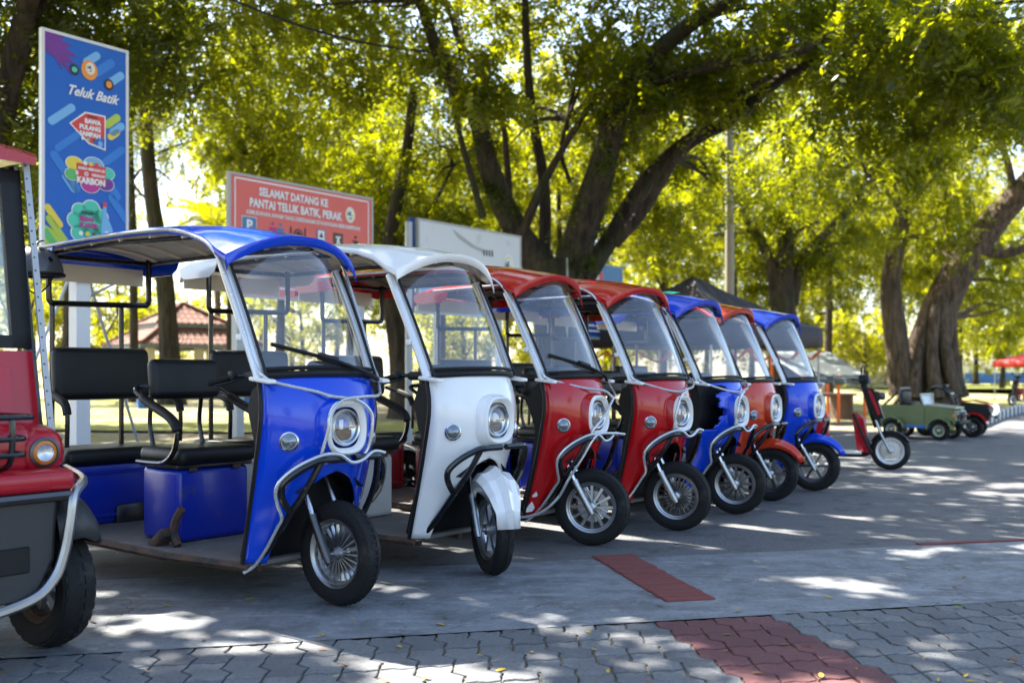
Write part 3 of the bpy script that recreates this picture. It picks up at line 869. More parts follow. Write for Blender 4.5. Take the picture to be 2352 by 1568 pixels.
    for s in (-1, 1):
        MB().tube([(-.57, s * .352, 1.082), (-.49, s * .29, 1.108)], .0175, 10).build('grip', 'rubber', hb)
        MB().rbox((-.47, s * .275, 1.118), (.05, .045, .05), .01, 2).tube(catmull([(-.44, s * .25, 1.11), (-.44, s * .30, 1.09), (-.50, s * .36, 1.07)], 3), .006, 6).build('brake_lever', 'black_plastic', hb)
    MB().rbox((-.30, 0, 1.115), (.22, .54, .05), .02, 2).build('dashboard', 'black_plastic', rt)
    MB().tube(catmull([(-.34, -.30, .98), (-.52, -.27, .93), (-.66, -.25, .86)], 4), .028, 6, sq=.5).build('knee_bar', 'black_plastic', rt) if False else None
    if wiper:
        MB().tube(catmull([(-.085, .33, 1.10), (-.015, .18, 1.135), (-.022, .02, 1.185), (-.038, -.06, 1.205)], 4), [.013] * 5 + [.009] * 8, 6).tube([(-.030, .10, 1.165), (-.055, -.10, 1.215), (-.150, -.295, 1.268)], .0105, 6).tube([(-.030, .01, 1.19), (-.048, -.09, 1.214)], .020, 6).build('wiper', 'black_plastic', rt)
    if hose:
        for hp, rad in hose:
            MB().tube(catmull(hp, 6), rad, 8).build('light_hose', 'hose', rt)
    if sticker:
        x, z = -.58, 1.852
        MB().add([(-.50, -.20, 1.872), (-.50, -.05, 1.892), (-.62, -.05, 1.910), (-.62, -.20, 1.888)], [(0, 1, 2, 3)]).build('sticker', 'print_mint', rf, smooth=False)
    return rt
def bar_hose(drop=True):
    bx = .085
    return [(bx + .0, .22, .735), (bx + .018, .13, .748), (bx + .026, .05, .712), (bx + .026, -.02, .705), (bx + .018, -.09, .745), (bx - .0, -.18, .746), (bx - .06, -.275, .698), (bx - .11, -.335, .635), (bx - .135, -.345, .575), (bx - .145, -.325, .515), (bx - .16, -.29, .45), (bx - .20, -.285, .40), (bx - .28, -.29, .29), (bx - .36, -.295, .205), (bx - .40, -.33, .17)]
def edge_hose(s):
    return [(-2.2, s * .425, 1.872), (-1.6, s * .425, 1.876), (-1.1, s * .425, 1.870), (-.80, s * .42, 1.853), (-.60, s * .415, 1.805), (-.47, s * .41, 1.745), (-.38, s * .395, 1.62), (-.26, s * .385, 1.38), (-.17, s * .375, 1.18), (-.12, s * .362, 1.118)]
hose_full = [(edge_hose(-1) + [(-.10, -.30, 1.085), (-.01, -.15, 1.045), (.035, -.08, 1.02), (.082, .04, 1.0), (.085, .125, .94), (.085, .135, .86), (.07, .12, .76), (.06, .08, .715)], .0085),
             (edge_hose(1) + [(-.07, .33, 1.06), (.02, .24, 1.02), (.075, .08, 1.015), (.09, -.06, 1.0), (.082, -.13, .93), (.078, -.14, .86), (.055, -.155, .76), (.045, -.16, .70)], .0085),
             (bar_hose(), .0085)]
hose_mid = [(edge_hose(-1) + [(-.09, -.26, 1.09), (.0, -.10, 1.05), (.06, .06, 1.03), (.08, .14, .98), (.06, .20, 1.0), (-.06, .33, 1.06), (-.10, .35, 1.12)], .0085),
            (edge_hose(1), .0085),
            ([(.082, .14, .98), (.092, .0, .86), (.080, -.10, .79), (.06, -.13, .72)], .008), (bar_hose(), .0085),
            ([(.12, .22, .735), (.118, .05, .75), (.105, -.12, .74), (.05, -.20, .60), (-.02, -.255, .46), (-.10, -.27, .33), (-.20, -.33, .235), (-.33, -.40, .205), (-.52, -.42, .215)], .009)]
hose_4 = [(edge_hose(-1) + [(-.06, -.22, 1.07), (.02, -.05, 1.03), (.06, .06, 1.05), (.0, .22, 1.07), (-.09, .345, 1.12)], .009),
          ([(.05, .06, 1.035), (.085, -.08, .99), (.088, -.13, .90), (.07, -.14, .80), (.06, -.13, .73)], .0085), (edge_hose(1), .0085), (bar_hose(), .009)]
def gp(u, v):
    q = G(u, v); return (q.x, q.y)
trike(gp(780, 1390), -39, 'blue', 'glossy blue tricycle with silver hose around its headlight and a fine-spoked front wheel without fender', steer=2, nsp=22, thick=.0045, wiper=True, hose=hose_full, slider='dark_steel', box='box_blue')
trike(gp(1130, 1320), -39.5, 'white', 'white tricycle with a white fender over its turned front wheel', steer=-29, fender='wide', nsp=6, thick=.013, spoke='steel', rimm='steel', box='box_white')
trike(gp(1360, 1252), -36.5, 'red', 'red tricycle with chipped paint, a wiper and a twelve-spoke front wheel', steer=21, nsp=12, thick=.0075, wiper=True, hose=hose_mid, sc=.985, chips=True, box='box_red')
trike(gp(1555, 1218), -43, 'red', 'red tricycle without wiper, standing between the chipped red one and the broken blue one', steer=20, nsp=22, thick=.0045, spoke='dark_steel', hose=hose_4, sc=.97, box='box_blue')
trike(gp(1690, 1180), -40, 'blue', 'blue tricycle with a broken front shield and no fender', steer=18, nsp=12, thick=.008, spoke='dark_steel', hose=hose_4, broken=True, sticker=True, sc=.952, box='box_blue')
trike(gp(1770, 1150), -37, 'orange', 'orange-red tricycle with a pointed front fender', steer=14, fender='pointed', nsp=5, thick=.016, spoke='dark_steel', rimm='dark_steel', sc=.945, box='box_red')
trike(gp(1870, 1127), -41, 'blue', 'blue tricycle with a pointed blue front fender at the end of the row', steer=20, fender='pointed', nsp=6, thick=.012, spoke='dark_steel', rimm='dark_steel', sc=.94, box='box_blue')

# ------------------------------------------------------------------ red four-wheel cart beside the row
def cart():
    O = G(110, 1482); l = Vector((math.sin(R(38)), math.cos(R(38)), 0))
    c = O - l * .42
    rt = thing('electric_cart', 'crimson four-wheel cart with black front rack and dark grey lower nose', 'cart', (c.x, c.y, 0), R(-38))
    for s in (-1, 1):
        wheel(rt, 'front_wheel', (0, s * .42, .262), rad=.262, hw=.075, rim=.150, nsp=6, thick=.016, spoke='steel', rimm='rust', zig=True, blocks=30, rz=R(3))
        wheel(rt, 'rear_wheel', (-1.75, s * .44, .262), rad=.262, hw=.075, rim=.150, nsp=6, thick=.016, spoke='steel', rimm='rust', blocks=30)
        # mudguards
        secs = []
        for x, tz in ((-.31, .56), (-.16, .625), (-.02, .655), (.10, .65), (.19, .615), (.25, .555), (.275, .47)):
            lo = min(tz - .02, .44)
            secs.append([(x, s * .33, tz), (x, s * .43, tz + .006), (x, s * .475, tz - .015), (x - .01, s * .50, tz - .05 * (tz - lo) / .2), (x - .015, s * .507, (tz + lo) / 2), (x - .015, s * .50, lo)])
        MB().loft(secs, caps=False, ring=False).build('front_fender', 'grey_plastic', rt, angle=40, solid=.008)
        MB().loft([[(x - 1.75, s * y, z) for y in (.34, .44, .53)] for x, z in [(.33 * math.cos(R(a)), .27 + .33 * math.sin(R(a))) for a in range(5, 176, 14)]], caps=False, ring=False).build('rear_fender', 'grey_plastic', rt, solid=.008)
    MB().tube([(0, -.40, .262), (0, .40, .262)], .016, 8).tube([(-.05, -.36, .22), (-.05, .36, .22)], .010, 6).build('front_axle', 'rust', rt)
    MB().tube([(-1.75, -.42, .262), (-1.75, .42, .262)], .03, 8).build('rear_axle', 'rust', rt)
    # nose
    MB().rbox((.17, 0, .715), (.28, .76, .085), .030, 3).build('bumper', 'paint_crimson', rt)
    np_ = ((-.345, .66), (-.33, .40), (-.25, .255), (.25, .255), (.33, .40), (.345, .66))
    MB().loft([[(x, y, z) for y, z in np_] for x in (-.05, .22)]).loft([[(.22, y, z) for y, z in np_], [(.255, y * .95, z + .005) for y, z in np_]], caps=False).build('lower_nose', 'grey_plastic', rt)
    MB().loft([[(.252, y * .955, z + .004) for y, z in np_], [(.268, y * .90, z + .012) for y, z in np_]]).build('nose_panel', 'grey_plastic', rt)
    MB().rbox((.272, .10, .42), (.012, .22, .10), .005, 1).build('number_plate_holder', 'black_plastic', rt)
    MB().tube([(.285, -.36, .655), (.295, 0, .655), (.285, .36, .655)], .022, 8).build('nose_tube', 'dark_steel', rt)
    side = [(.10, .44, .74), (.22, .45, .70), (.295, .375, .655), (.305, .355, .56), (.30, .335, .44), (.295, .30, .345), (.29, .23, .275), (.285, .10, .24), (.285, 0, .235)]
    for s in (-1, 1):
        MB().tube(catmull([(x, s * y, z) for x, y, z in side], 5), .020, 8).build('guard_tube', 'steel', rt)
    # hood, headlamp cowls, lower windscreen panel
    MB().rbox((-.02, 0, .83), (.40, .56, .20), .05, 3).build('hood', 'paint_crimson', rt)
    for s in (-1, 1):
        cw = MB().loft([superell(s * .33, .825, .125, .105, -.20), superell(s * .325, .825, .112, .100, .06), superell(s * .315, .820, .092, .088, .155), superell(s * .31, .818, .068, .068, .185)], caps=True).build('headlight_cowl', 'paint_crimson', rt, angle=60)
        hl = MB().lathe([(.060, .040), (.060, .058), (.050, .062), (.046, .056)], 24, T(.135, s * .31, .818) @ XAX).build('headlight', 'dark_steel', rt)
        MB().lathe([(.050, .056), (.036, .066), (.034, .060)], 24, T(.135, s * .31, .818) @ XAX).build('indicator_ring', 'amber', hl)
        MB().lathe([(0, .078), (.02, .075), (.036, .062)], 24, T(.135, s * .31, .818) @ XAX).build('lens', 'lens_glass', hl)
        MB().lathe([(0, .050), (.02, .054), (.036, .062)], 24, T(.135, s * .31, .818) @ XAX).build('reflector', 'chrome', hl)
    MB().prism([(-.10, -.44, .86), (-.10, .44, .86), (-.155, .43, 1.225), (-.155, -.43, 1.225)], (-.05, 0, 0)).build('front_panel', 'paint_crimson', rt, smooth=False)
    MB().prism([(-.098, -.33, .92), (-.098, .33, .92), (-.138, .32, 1.16), (-.138, -.32, 1.16)], (.012, 0, 0)).build('panel_inset', 'paint_crimson', rt, smooth=False)
    # windscreen with black frame and riveted strips
    def wx(z): return -.150 - (z - 1.2) * .115
    fr = MB()
    fr.prism([(wx(1.235), -.43, 1.235), (wx(1.235), .43, 1.235), (wx(1.29), .43, 1.29), (wx(1.29), -.43, 1.29)], (-.03, 0, 0))
    fr.prism([(wx(1.94), -.42, 1.94), (wx(1.94), .42, 1.94), (wx(2.0), .42, 2.0), (wx(2.0), -.42, 2.0)], (-.03, 0, 0))
    for s in (-1, 1):
        fr.prism([(wx(1.235), s * .43, 1.235), (wx(1.235), s * .35, 1.235), (wx(2.0), s * .335, 2.0), (wx(2.0), s * .42, 2.0)], (-.03, 0, 0))
    fr.build('windscreen_frame', 'black_plastic', rt, smooth=False)
    MB().prism([(wx(1.28) - .012, -.36, 1.28), (wx(1.28) - .012, .36, 1.28), (wx(1.95) - .012, .345, 1.95), (wx(1.95) - .012, -.345, 1.95)], (-.006, 0, 0)).build('windscreen', 'windscreen_glass', rt, smooth=False)
    for s in (-1, 1):
        a, b = Vector((-.045, s * .455, .80)), Vector((-.245, s * .435, 2.05))
        pl = MB().prism([a + Vector((.02, 0, 0)), a + Vector((-.012, 0, 0)), b + Vector((-.012, 0, 0)), b + Vector((.02, 0, 0))], (0, s * .016, 0)).prism([a + Vector((.022, 0, 0)), a + Vector((.022, -s * .012, 0)), b + Vector((.022, -s * .012, 0)), b + Vector((.022, 0, 0))], (-.005, 0, 0)).build('corner_strip', 'galvanised', rt, smooth=False)
        rv = MB()
        for i in range(22):
            p = a.lerp(b, (i + .5) / 22)
            rv.lathe([(0, .004), (.003, .0035), (.0045, 0)], 8, T(p.x + .022, p.y - s * .002, p.z) @ XAX)
        rv.build('rivets', 'dark_steel', pl)['kind'] = 'stuff'
        MB().tube([(-.13, s * .44, .88), (-.32, s * .42, 2.02)], .026, 8).build('front_pillar', 'black_tube', rt)
        MB().tube([(-1.95, s * .44, .5), (-1.95, s * .44, 2.03)], .024, 8).build('rear_pillar', 'black_tube', rt)
        MB().prism([(-.16, s * .455, .32), (-.16, s * .455, .90), (-.34, s * .455, .62), (-.50, s * .455, .34)], (0, -s * .02, 0)).build('side_panel', 'paint_crimson', rt, smooth=False)
        MB().prism([(-1.35, s * .47, .34), (-1.35, s * .47, .80), (-1.5, s * .47, .92), (-2.1, s * .47, .92), (-2.1, s * .47, .55), (-1.42, s * .47, .55), (-1.42, s * .47, .34)], (0, -s * .02, 0)).build('rear_side_panel', 'paint_crimson', rt, smooth=False)
    secs = []
    for x, w, z in ((-.14, .44, 2.045), (-.20, .47, 2.075), (-.5, .50, 2.10), (-1.3, .50, 2.11), (-2.0, .50, 2.09), (-2.15, .47, 2.05)):
        secs.append([(x, w * q, z + .035 * (1 - q * q)) for q in np.linspace(-1, 1, 9)] + [(x, w * q, z - .03) for q in np.linspace(1, -1, 3)])
    MB().loft(secs).build('roof', 'paint_crimson', rt)
    MB().box((-1.0, 0, .30), (2.0, .86, .04)).build('floor', 'deck_mat', rt, smooth=False)
    for x, n in ((-.85, 'front_bench'), (-1.7, 'rear_bench')):
        MB().rbox((x, 0, .50), (.45, .80, .36), .03, 2).build(n, 'paint_crimson', rt)
        MB().rbox((x, 0, .72), (.46, .82, .10), .04, 3).build(n + '_cushion', 'leather', rt)
        MB().rbox((x - .22, 0, 1.05), (.09, .82, .42), .04, 3, (0, R(-8), 0)).build(n + '_back', 'leather', rt)
    MB().box((-2.12, 0, .62), (.03, .90, .60)).build('tail_panel', 'paint_crimson', rt, smooth=False)
    MB().lathe([(.165, 0), (.178, .012), (.19, 0), (.178, -.012)], 28, T(-.42, .18, 1.10) @ Matrix.Rotation(R(-55), 4, 'Y'), closed=True).tube([(-.42, .18, 1.10), (-.25, .18, .95)], .018, 8).box((-.42, .18, 1.10), (.02, .34, .03)).build('steering_wheel', 'black_plastic', rt)
    # front rack
    rk = MB()
    for z, w in ((.965, .21), (.885, .18), (.825, .18)):
        rk.tube(catmull([(.02, -w, z), (.27, -w, z), (.32, -w + .04, z), (.33, 0, z), (.32, w - .04, z), (.27, w, z), (.02, w, z)], 4), .011, 8)
    for y in (-.12, .0, .12):
        rk.tube(catmull([(.32, y, .965), (.325, y, .88), (.30, y, .79), (.20, y, .765)], 4), .012, 8)
    rk.build('front_rack', 'black_tube', rt)
cart()

# dark half-shell helmet hung on the frame of the first tricycle
hp = P(84, 622, 5.72)
hm = thing('helmet', 'dark grey half-shell helmet with vent holes hanging beside the blue tricycle roof', 'helmet', hp, R(20))
secs = []
for i in range(9):
    t = R(i / 8 * 94)
    secs.append([(.128 * math.sin(t) * math.cos(a) * 1.12, .128 * math.sin(t) * math.sin(a) * .92, .15 * math.cos(t) - .01) for a in np.linspace(0, 2 * math.pi, 24, endpoint=False)])
MB().loft(secs, caps=True).build('shell', 'helmet', hm, angle=50)
MB().tube([(.128 * 1.13 * math.cos(a), .119 * math.sin(a), -.022) for a in np.linspace(0, 2 * math.pi, 24, endpoint=False)], .011, 8, closed=True).build('rim', 'black_plastic', hm)
for az, el in ((-60, 62), (-25, 58), (-95, 30), (-50, 28), (-10, 26), (25, 58)):
    d = Vector((math.cos(R(az)) * math.cos(R(el)) * .137, math.sin(R(az)) * math.cos(R(el)) * .117, math.sin(R(el)) * .148 - .008))
    MB().lathe([(0, .003), (.016, .003), (.018, 0), (.016, -.004)], 12, Matrix.Translation(d) @ d.normalized().to_track_quat('Z', 'Y').to_matrix().to_4x4()).build('vent', 'lamp_black', hm)
MB().tube(catmull([(.10, -.06, -.02), (.05, -.03, -.10), (.0, .0, -.13), (-.05, .03, -.10), (-.10, .06, -.02)], 4), .005, 6).build('strap', 'black_plastic', hm)
MB().tube(catmull([(-.02, .02, .135), (.0, .05, .17), (.03, .08, .185)], 4), .005, 6).build('hook', 'black_tube', hm)

# ------------------------------------------------------------------ signs
SROT = math.atan2(ROW.y, ROW.x)
def text_mesh(body, size, name='lettering', bold=.0, shear=0.0, sx=1.0):
    cu = bpy.data.curves.new('t', 'FONT')
    cu.body = body; cu.size = size; cu.align_x = 'CENTER'; cu.align_y = 'CENTER'
    cu.offset = bold; cu.shear = shear; cu.resolution_u = 2; cu.extrude = .0006
    ob = bpy.data.objects.new('t', cu); C.objects.link(ob)
    dg = bpy.context.evaluated_depsgraph_get(); dg.update()
    me = bpy.data.meshes.new_from_object(ob.evaluated_get(dg))
    bpy.data.objects.remove(ob); bpy.data.curves.remove(cu)
    me.name = name
    for v in me.vertices: v.co.x *= sx
    return me
class Board:
    """a sign: local x across, z up, front face looks along -y"""
    def __init__(s, name, label, base, w, h, zb, mat, frame='sign_grey', group=None, th=.05, cat='sign'):
        s.rt = thing(name, label, cat, base, SROT, group)
        s.w, s.h, s.zb = w, h, zb
        MB().box((0, th / 2 + .004, zb + h / 2), (w - .02, th, h - .02)).build('board', mat, s.rt, smooth=False)
        fw = .035
        f = MB().box((0, .025, zb + h - fw / 2), (w, th + .012, fw)).box((0, .025, zb + fw / 2), (w, th + .012, fw)).box((-w / 2 + fw / 2, .025, zb + h / 2), (fw, th + .012, h - 2 * fw)).box((w / 2 - fw / 2, .025, zb + h / 2), (fw, th + .012, h - 2 * fw))
        f.build('frame', frame, s.rt, smooth=False)
    def xy(s, a, t): return ((a - .5) * s.w, s.zb + s.h * (1 - t))
    def post(s, x, r=.05, z1=None, mat='galvanised', sq=False, y=.09):
        b = MB()
        if sq: b.box((x, y, (z1 or s.zb + s.h) / 2), (r * 2, r * 2, (z1 or s.zb + s.h)))
        else: b.tube([(x, y, 0), (x, y, z1 or s.zb + s.h * .95)], r, 10)
        return b.build('post', mat, s.rt, smooth=not sq)
    def poly(s, pts, mat, lay=1, name='print'):
        b = MB(); q = [s.xy(a, t) for a, t in pts]
        b.prism([(x, -lay * .0022, z) for x, z in q], (0, .0016, 0))
        return b.build(name, mat, s.rt, smooth=False)
    def disc(s, a, t, r, mat, lay=1, sq=1.0, name='print'):
        x, z = s.xy(a, t); b = MB()
        b.prism([(x + r * math.cos(k), -lay * .0022, z + r * sq * math.sin(k)) for k in np.linspace(0, 2 * math.pi, 26, endpoint=False)], (0, .0016, 0))
        return b.build(name, mat, s.rt, smooth=False)
    def capsule(s, a, t, L, r, ang, mat, lay=1):
        x, z = s.xy(a, t); d = Vector((math.cos(R(ang)), math.sin(R(ang)))); n = Vector((-d.y, d.x))
        pts = []
        for k in range(13):
            q = -math.pi / 2 + math.pi * k / 12
            pts.append(d * (L / 2 + r * math.cos(q)) + n * r * math.sin(q))
        for k in range(13):
            q = math.pi / 2 + math.pi * k / 12
            pts.append(d * (-L / 2 + r * math.cos(q)) + n * r * math.sin(q))
        b = MB().prism([(x + p.x, -lay * .0022, z + p.y) for p in pts], (0, .0016, 0))
        return b.build('print', mat, s.rt, smooth=False)
    def text(s, body, a, t, size, mat, lay=3, bold=.0, shear=0.0, sx=1.0, ang=0.0):
        me = text_mesh(body, size, bold=bold, shear=shear, sx=sx)
        me.materials.clear(); me.materials.append(M(mat))
        o = bpy.data.objects.new('lettering', me); C.objects.link(o); o.parent = s.rt
        x, z = s.xy(a, t)
        o.location = (x, -lay * .0022 - .001, z); o.rotation_euler = (R(90), R(-ang), 0)
        return o
    def crest(s, a, t, r, lay=2):
        s.disc(a, t, r, 'print_white', lay, 1.25)
        s.disc(a, t, r * .84, 'print_yellow', lay + 1, 1.25)
        s.disc(a, t, r * .72, 'print_white', lay + 2, 1.25)
        x, z = s.xy(a, t); b = MB()
        for k in range(5):
            q = R(75 + k * 24)
            d = Vector((math.cos(q), math.sin(q))); n = Vector((-d.y, d.x)) * r * .06
            p0 = Vector((x - r * .05, z - r * .1)); p1 = p0 + d * r * .72
            b.prism([(p.x, -(lay + 3) * .0022, p.y) for p in (p0 - n, p1 - n, p1 + n, p0 + n)], (0, .0016, 0))
        b.build('emblem', 'print_navy', s.rt, smooth=False)
        s.disc(a + r * .30 / s.w, t + r * .1 / s.h, r * .26, 'print_yellow', lay + 3)
        s.disc(a, t + r * .55 / s.h, r * .36, 'print_steel_blue', lay + 3, .4)
def sign_from(uL, vTL, uR, vBR, YL, vTR):
    """base, width, bottom and height of a board parallel to the row"""
    pL = P(uL, vTL, YL)
    k = (uR - CXP) / FPX
    t = (k * pL.y - pL.x) / (ROW.x - k * ROW.y)
    pR = pL + ROW * t
    zb = CAMH - (vBR - HOR) / FPX * pR.y
    mid = (pL + pR) / 2
    return Vector((mid.x, mid.y, 0)), t, pL.z - zb, zb

base, w, h, zb = sign_from(95, 62, 295, 655, 11.0, 118)
s1 = Board('information_sign', 'tall blue upright sign with purple leaf and four coloured emblems', base, w, h, zb, 'print_blue', 'sign_white')
gz = terr_z(base.x, base.y)
s1.post(0, .085, mat='sign_white', sq=True, y=.15)
for sgn in (-1, 1):
    MB().tube([(sgn * .10, .16, zb + .1), (sgn * .95, .35, .0)], .018, 6).build('brace', 'galvanised', s1.rt)
MB().tube([(-.12, .15, 1.9), (.45, .05, zb + .05)], .016, 6).build('brace', 'galvanised', s1.rt)
for a, t, L, r, ang, m in ((.56, .075, .16, .045, 40, 'print_cyan'), (.84, .135, .18, .045, 40, 'print_cyan'), (.22, .33, .30, .045, 40, 'print_cyan'), (.80, .315, .16, .045, 40, 'print_lime'), (.86, .345, .14, .045, 40, 'print_cyan'), (.82, .37, .10, .04, 40, 'print_yellow'),
                           (.70, .10, .24, .05, 40, 'print_blue_light'), (.30, .43, .34, .04, 40, 'print_blue_light'), (.82, .46, .26, .045, 40, 'print_blue_light'), (.26, .56, .42, .05, -52, 'print_blue_light'), (.31, .60, .16, .045, -52, 'print_cyan'), (.88, .68, .30, .045, -52, 'print_blue_light'), (.80, .60, .20, .05, -52, 'print_blue_light')):
    s1.capsule(a, t, L, r, ang, m, 1)
s1.poly([(.02, .985), (.02, .78), (.12, .80), (.30, .86), (.42, .93), (.45, .985)], 'print_lime', 1)
for a, t, L, m in ((.13, .745, .22, 'print_yellow'), (.17, .80, .30, 'print_lime'), (.10, .84, .2, 'print_green')):
    s1.capsule(a, t, L, .04, -52, m, 2)
leafp = [(.02, .0), (.14, .005), (.26, .015), (.20, .03), (.34, .045), (.25, .055), (.40, .085), (.28, .085), (.40, .125), (.27, .108), (.33, .165), (.22, .12), (.22, .15), (.15, .11), (.02, .09)]
s1.poly([(max(.03, a), max(.012, t)) for a, t in leafp], 'print_purple', 2)
for a, t, r, m in ((.36, .138, .055, 'print_black'), (.76, .165, .058, 'print_black'), (.53, .125, .098, 'print_orange')):
    s1.disc(a, t, r, m, 3, 1.15)
s1.disc(.36, .138, .032, 'print_mint', 4); s1.disc(.76, .165, .036, 'print_orange', 4, 1.15)
s1.crest(.54, .118, .055, 4)
s1.text('Teluk Batik', .56, .225, .155, 'print_white', 4, .004, .45, .86)
s1.poly([(.30, .36), (.48, .30), (.72, .30), (.72, .445), (.52, .43)], 'print_white', 3)
s1.poly([(.32, .36), (.49, .306), (.705, .306), (.705, .438), (.53, .424)], 'print_scarlet', 4)
s1.poly([(.56, .425), (.64, .395), (.705, .395), (.705, .438)], 'print_blue', 5)
s1.text('Kempen', .56, .316, .035, 'print_black', 6, .001, .4)
for i, tx in enumerate(('BAWA', 'PULANG', 'SAMPAH')):
    s1.text(tx, .565 - .03 * (i > 0), .338 + i * .027, .072, 'print_white', 6, .004, 0, .92)
for k, m in enumerate(('print_white', 'print_mint', 'print_brown')): s1.disc(.45 + .065 * k, .412, .017, m, 6)
s1.disc(.655, .422, .028, 'print_cyan', 6, 1.3)
for a, t, r, m in ((.36, .52, .10, 'print_yellow'), (.58, .515, .12, 'print_sky'), (.74, .54, .09, 'print_mint'), (.34, .565, .09, 'print_green'), (.72, .585, .10, 'print_purple'), (.54, .60, .11, 'print_magenta'), (.54, .555, .16, 'print_orange')):
    s1.disc(a, t, r * 1.08, 'print_white', 3, .75); s1.disc(a, t, r, m, 4, .75)
s1.poly([(.38, .515), (.72, .515), (.72, .595), (.38, .595)], 'print_scarlet', 5)
for k, m in enumerate(('print_white', 'print_yellow', 'print_scarlet')): s1.disc(.48 + .065 * k, .512, .024, m, 6)
s1.text('ANDA BERADA DI', .55, .535, .040, 'print_white', 7, .002)
s1.text('B    O', .44, .557, .062, 'print_white', 7, .003); s1.text('RENDAH', .63, .557, .040, 'print_white', 7, .002)
s1.text('KARBON', .545, .585, .098, 'print_white', 7, .005, 0, .86)
for a, t, r in ((.42, .71, .09), (.55, .695, .10), (.66, .725, .09), (.38, .75, .10), (.42, .80, .10), (.56, .80, .11), (.66, .79, .09), (.53, .75, .15)):
    s1.disc(a, t, r * 1.13, 'print_white', 3, .9); s1.disc(a, t, r, 'print_mint', 4, .9)
s1.text('Kempen', .50, .715, .045, 'print_black', 6, .001, .4)
s1.text('BEBAS', .50, .742, .072, 'print_magenta', 6, .004, 0, .86); s1.text('PLASTIK', .52, .768, .072, 'print_magenta', 6, .004, 0, .86)
for k, m in enumerate(('print_white', 'print_yellow', 'print_brown')): s1.disc(.43 + .075 * k, .802, .026, m, 6)
s1.poly([(.685, .675), (.725, .675), (.73, .715), (.80, .77), (.81, .83), (.66, .83), (.665, .77), (.68, .715)], 'print_cyan', 6)
s1.poly([(.683, .663), (.727, .663), (.727, .682), (.683, .682)], 'print_scarlet', 7)
for a, t in ((.73, .79), (.70, .81), (.77, .805), (.74, .825)): s1.disc(a, t, .022, 'print_white', 7)
s1.poly([(.03, .985), (.03, .935), (.97, .935), (.97, .985)], 'print_white', 4)
s1.poly([(.03, .965), (.03, .935), (.40, .935), (.34, .965)], 'print_steel_blue', 5)
s1.text('www.mpm.gov.my', .18, .950, .032, 'print_white', 6, .001)
s1.poly([(.03, .985), (.03, .968), (.55, .968), (.55, .985)], 'print_lime', 5); s1.poly([(.55, .985), (.55, .974), (.97, .974), (.97, .985)], 'print_sky', 5)
for k in range(8): s1.disc(.46 + .065 * k, .953, .018, ('print_purple', 'print_green', 'print_brown', 'print_navy', 'print_steel_blue', 'print_magenta', 'print_green', 'print_orange')[k], 6)

base, w, h, zb = sign_from(525, 392, 857, 703, 13.4, 463)
s2 = Board('welcome_sign', 'red welcome sign board with white lettering and a row of pictograms', base, w, h, zb, 'print_red', 'sign_grey')
s2.post(-w * .42, .06, sq=True); s2.post(w * .42, .06, sq=True)
s2.zb += .028 * h
for a0, t0, a1, t1 in ((.035, .065, .965, .078), (.035, .93, .965, .943)):
    s2.poly([(a0, t0), (a1, t0), (a1, t1), (a0, t1)], 'print_white', 1)
for a0 in (.035, .958):
    s2.poly([(a0, .065), (a0 + .007, .065), (a0 + .007, .943), (a0, .943)], 'print_white', 1)
s2.text('SELAMAT DATANG KE', .42, .155, .155, 'print_white', 2, .006, 0, .80)
s2.text('PANTAI TELUK BATIK, PERAK', .44, .255, .160, 'print_white', 2, .006, 0, .80)
s2.text('KEMUDAHAN AWAM YANG DISEDIAKAN DI KAWASAN BERHAMPIRAN', .50, .335, .082, 'print_white', 2, .002, 0, .80)
s2.crest(.82, .22, .095, 2)
def icon(a, t, sz, m): s2.poly([(a - sz / w, t - sz / h), (a + sz / w, t - sz / h), (a + sz / w, t + sz / h), (a - sz / w, t + sz / h)], m, 1)
icon(.125, .445, .125, 'print_white'); s2.poly([(.125 - .117 / w, .445 - .117 / h), (.125 + .117 / w, .445 - .117 / h), (.125 + .117 / w, .445 + .117 / h), (.125 - .117 / w, .445 + .117 / h)], 'print_steel_blue', 2)
s2.text('P', .125, .445, .20, 'print_white', 3, .008)
for a, m in ((.275, 'print_magenta'), (.325, 'print_print' if False else 'print_steel_blue')):
    s2.disc(a, .40, .022, m, 2); s2.poly([(a - .022, .43), (a + .022, .43), (a + .016, .52), (a - .016, .52)], m, 2)
s2.disc(.445, .465, .085, 'print_black', 2); s2.disc(.445, .465, .062, 'print_red', 3); s2.disc(.445, .465, .050, 'print_black', 4)
for a in (.395, .492): s2.poly([(a - .004, .40), (a + .004, .40), (a + .004, .54), (a - .004, .54)], 'print_black', 2)
s2.poly([(.575, .39), (.635, .39), (.635, .55), (.575, .55)], 'print_steel_blue', 2); s2.poly([(.582, .40), (.628, .40), (.628, .54), (.582, .54)], 'print_white', 3)
s2.poly([(.605, .415), (.62, .46), (.59, .46)], 'print_black', 4); s2.poly([(.59, .48), (.62, .48), (.62, .53), (.59, .53)], 'print_black', 4)
s2.poly([(.695, .40), (.765, .40), (.765, .54), (.695, .54)], 'print_brown', 2); s2.poly([(.71, .43), (.75, .43), (.745, .445), (.735, .445), (.745, .51), (.735, .51), (.73, .47), (.725, .51), (.715, .51), (.722, .445), (.712, .445)], 'print_white', 3)
s2.disc(.862, .415, .02, 'print_black', 2); s2.poly([(.835, .445), (.88, .445), (.875, .52), (.85, .52), (.852, .47)], 'print_black', 2)
for i in range(6):
    a = .12 + i * .15
    s2.poly([(a - .045, .62), (a + .045, .62), (a + .045, .76), (a - .045, .76)], ('print_steel_blue', 'print_black', 'print_brown', 'print_white', 'print_steel_blue', 'print_black')[i], 1)
for t in (.83, .87): s2.poly([(.12, t), (.88, t), (.88, t + .014), (.12, t + .014)], 'print_white', 1)

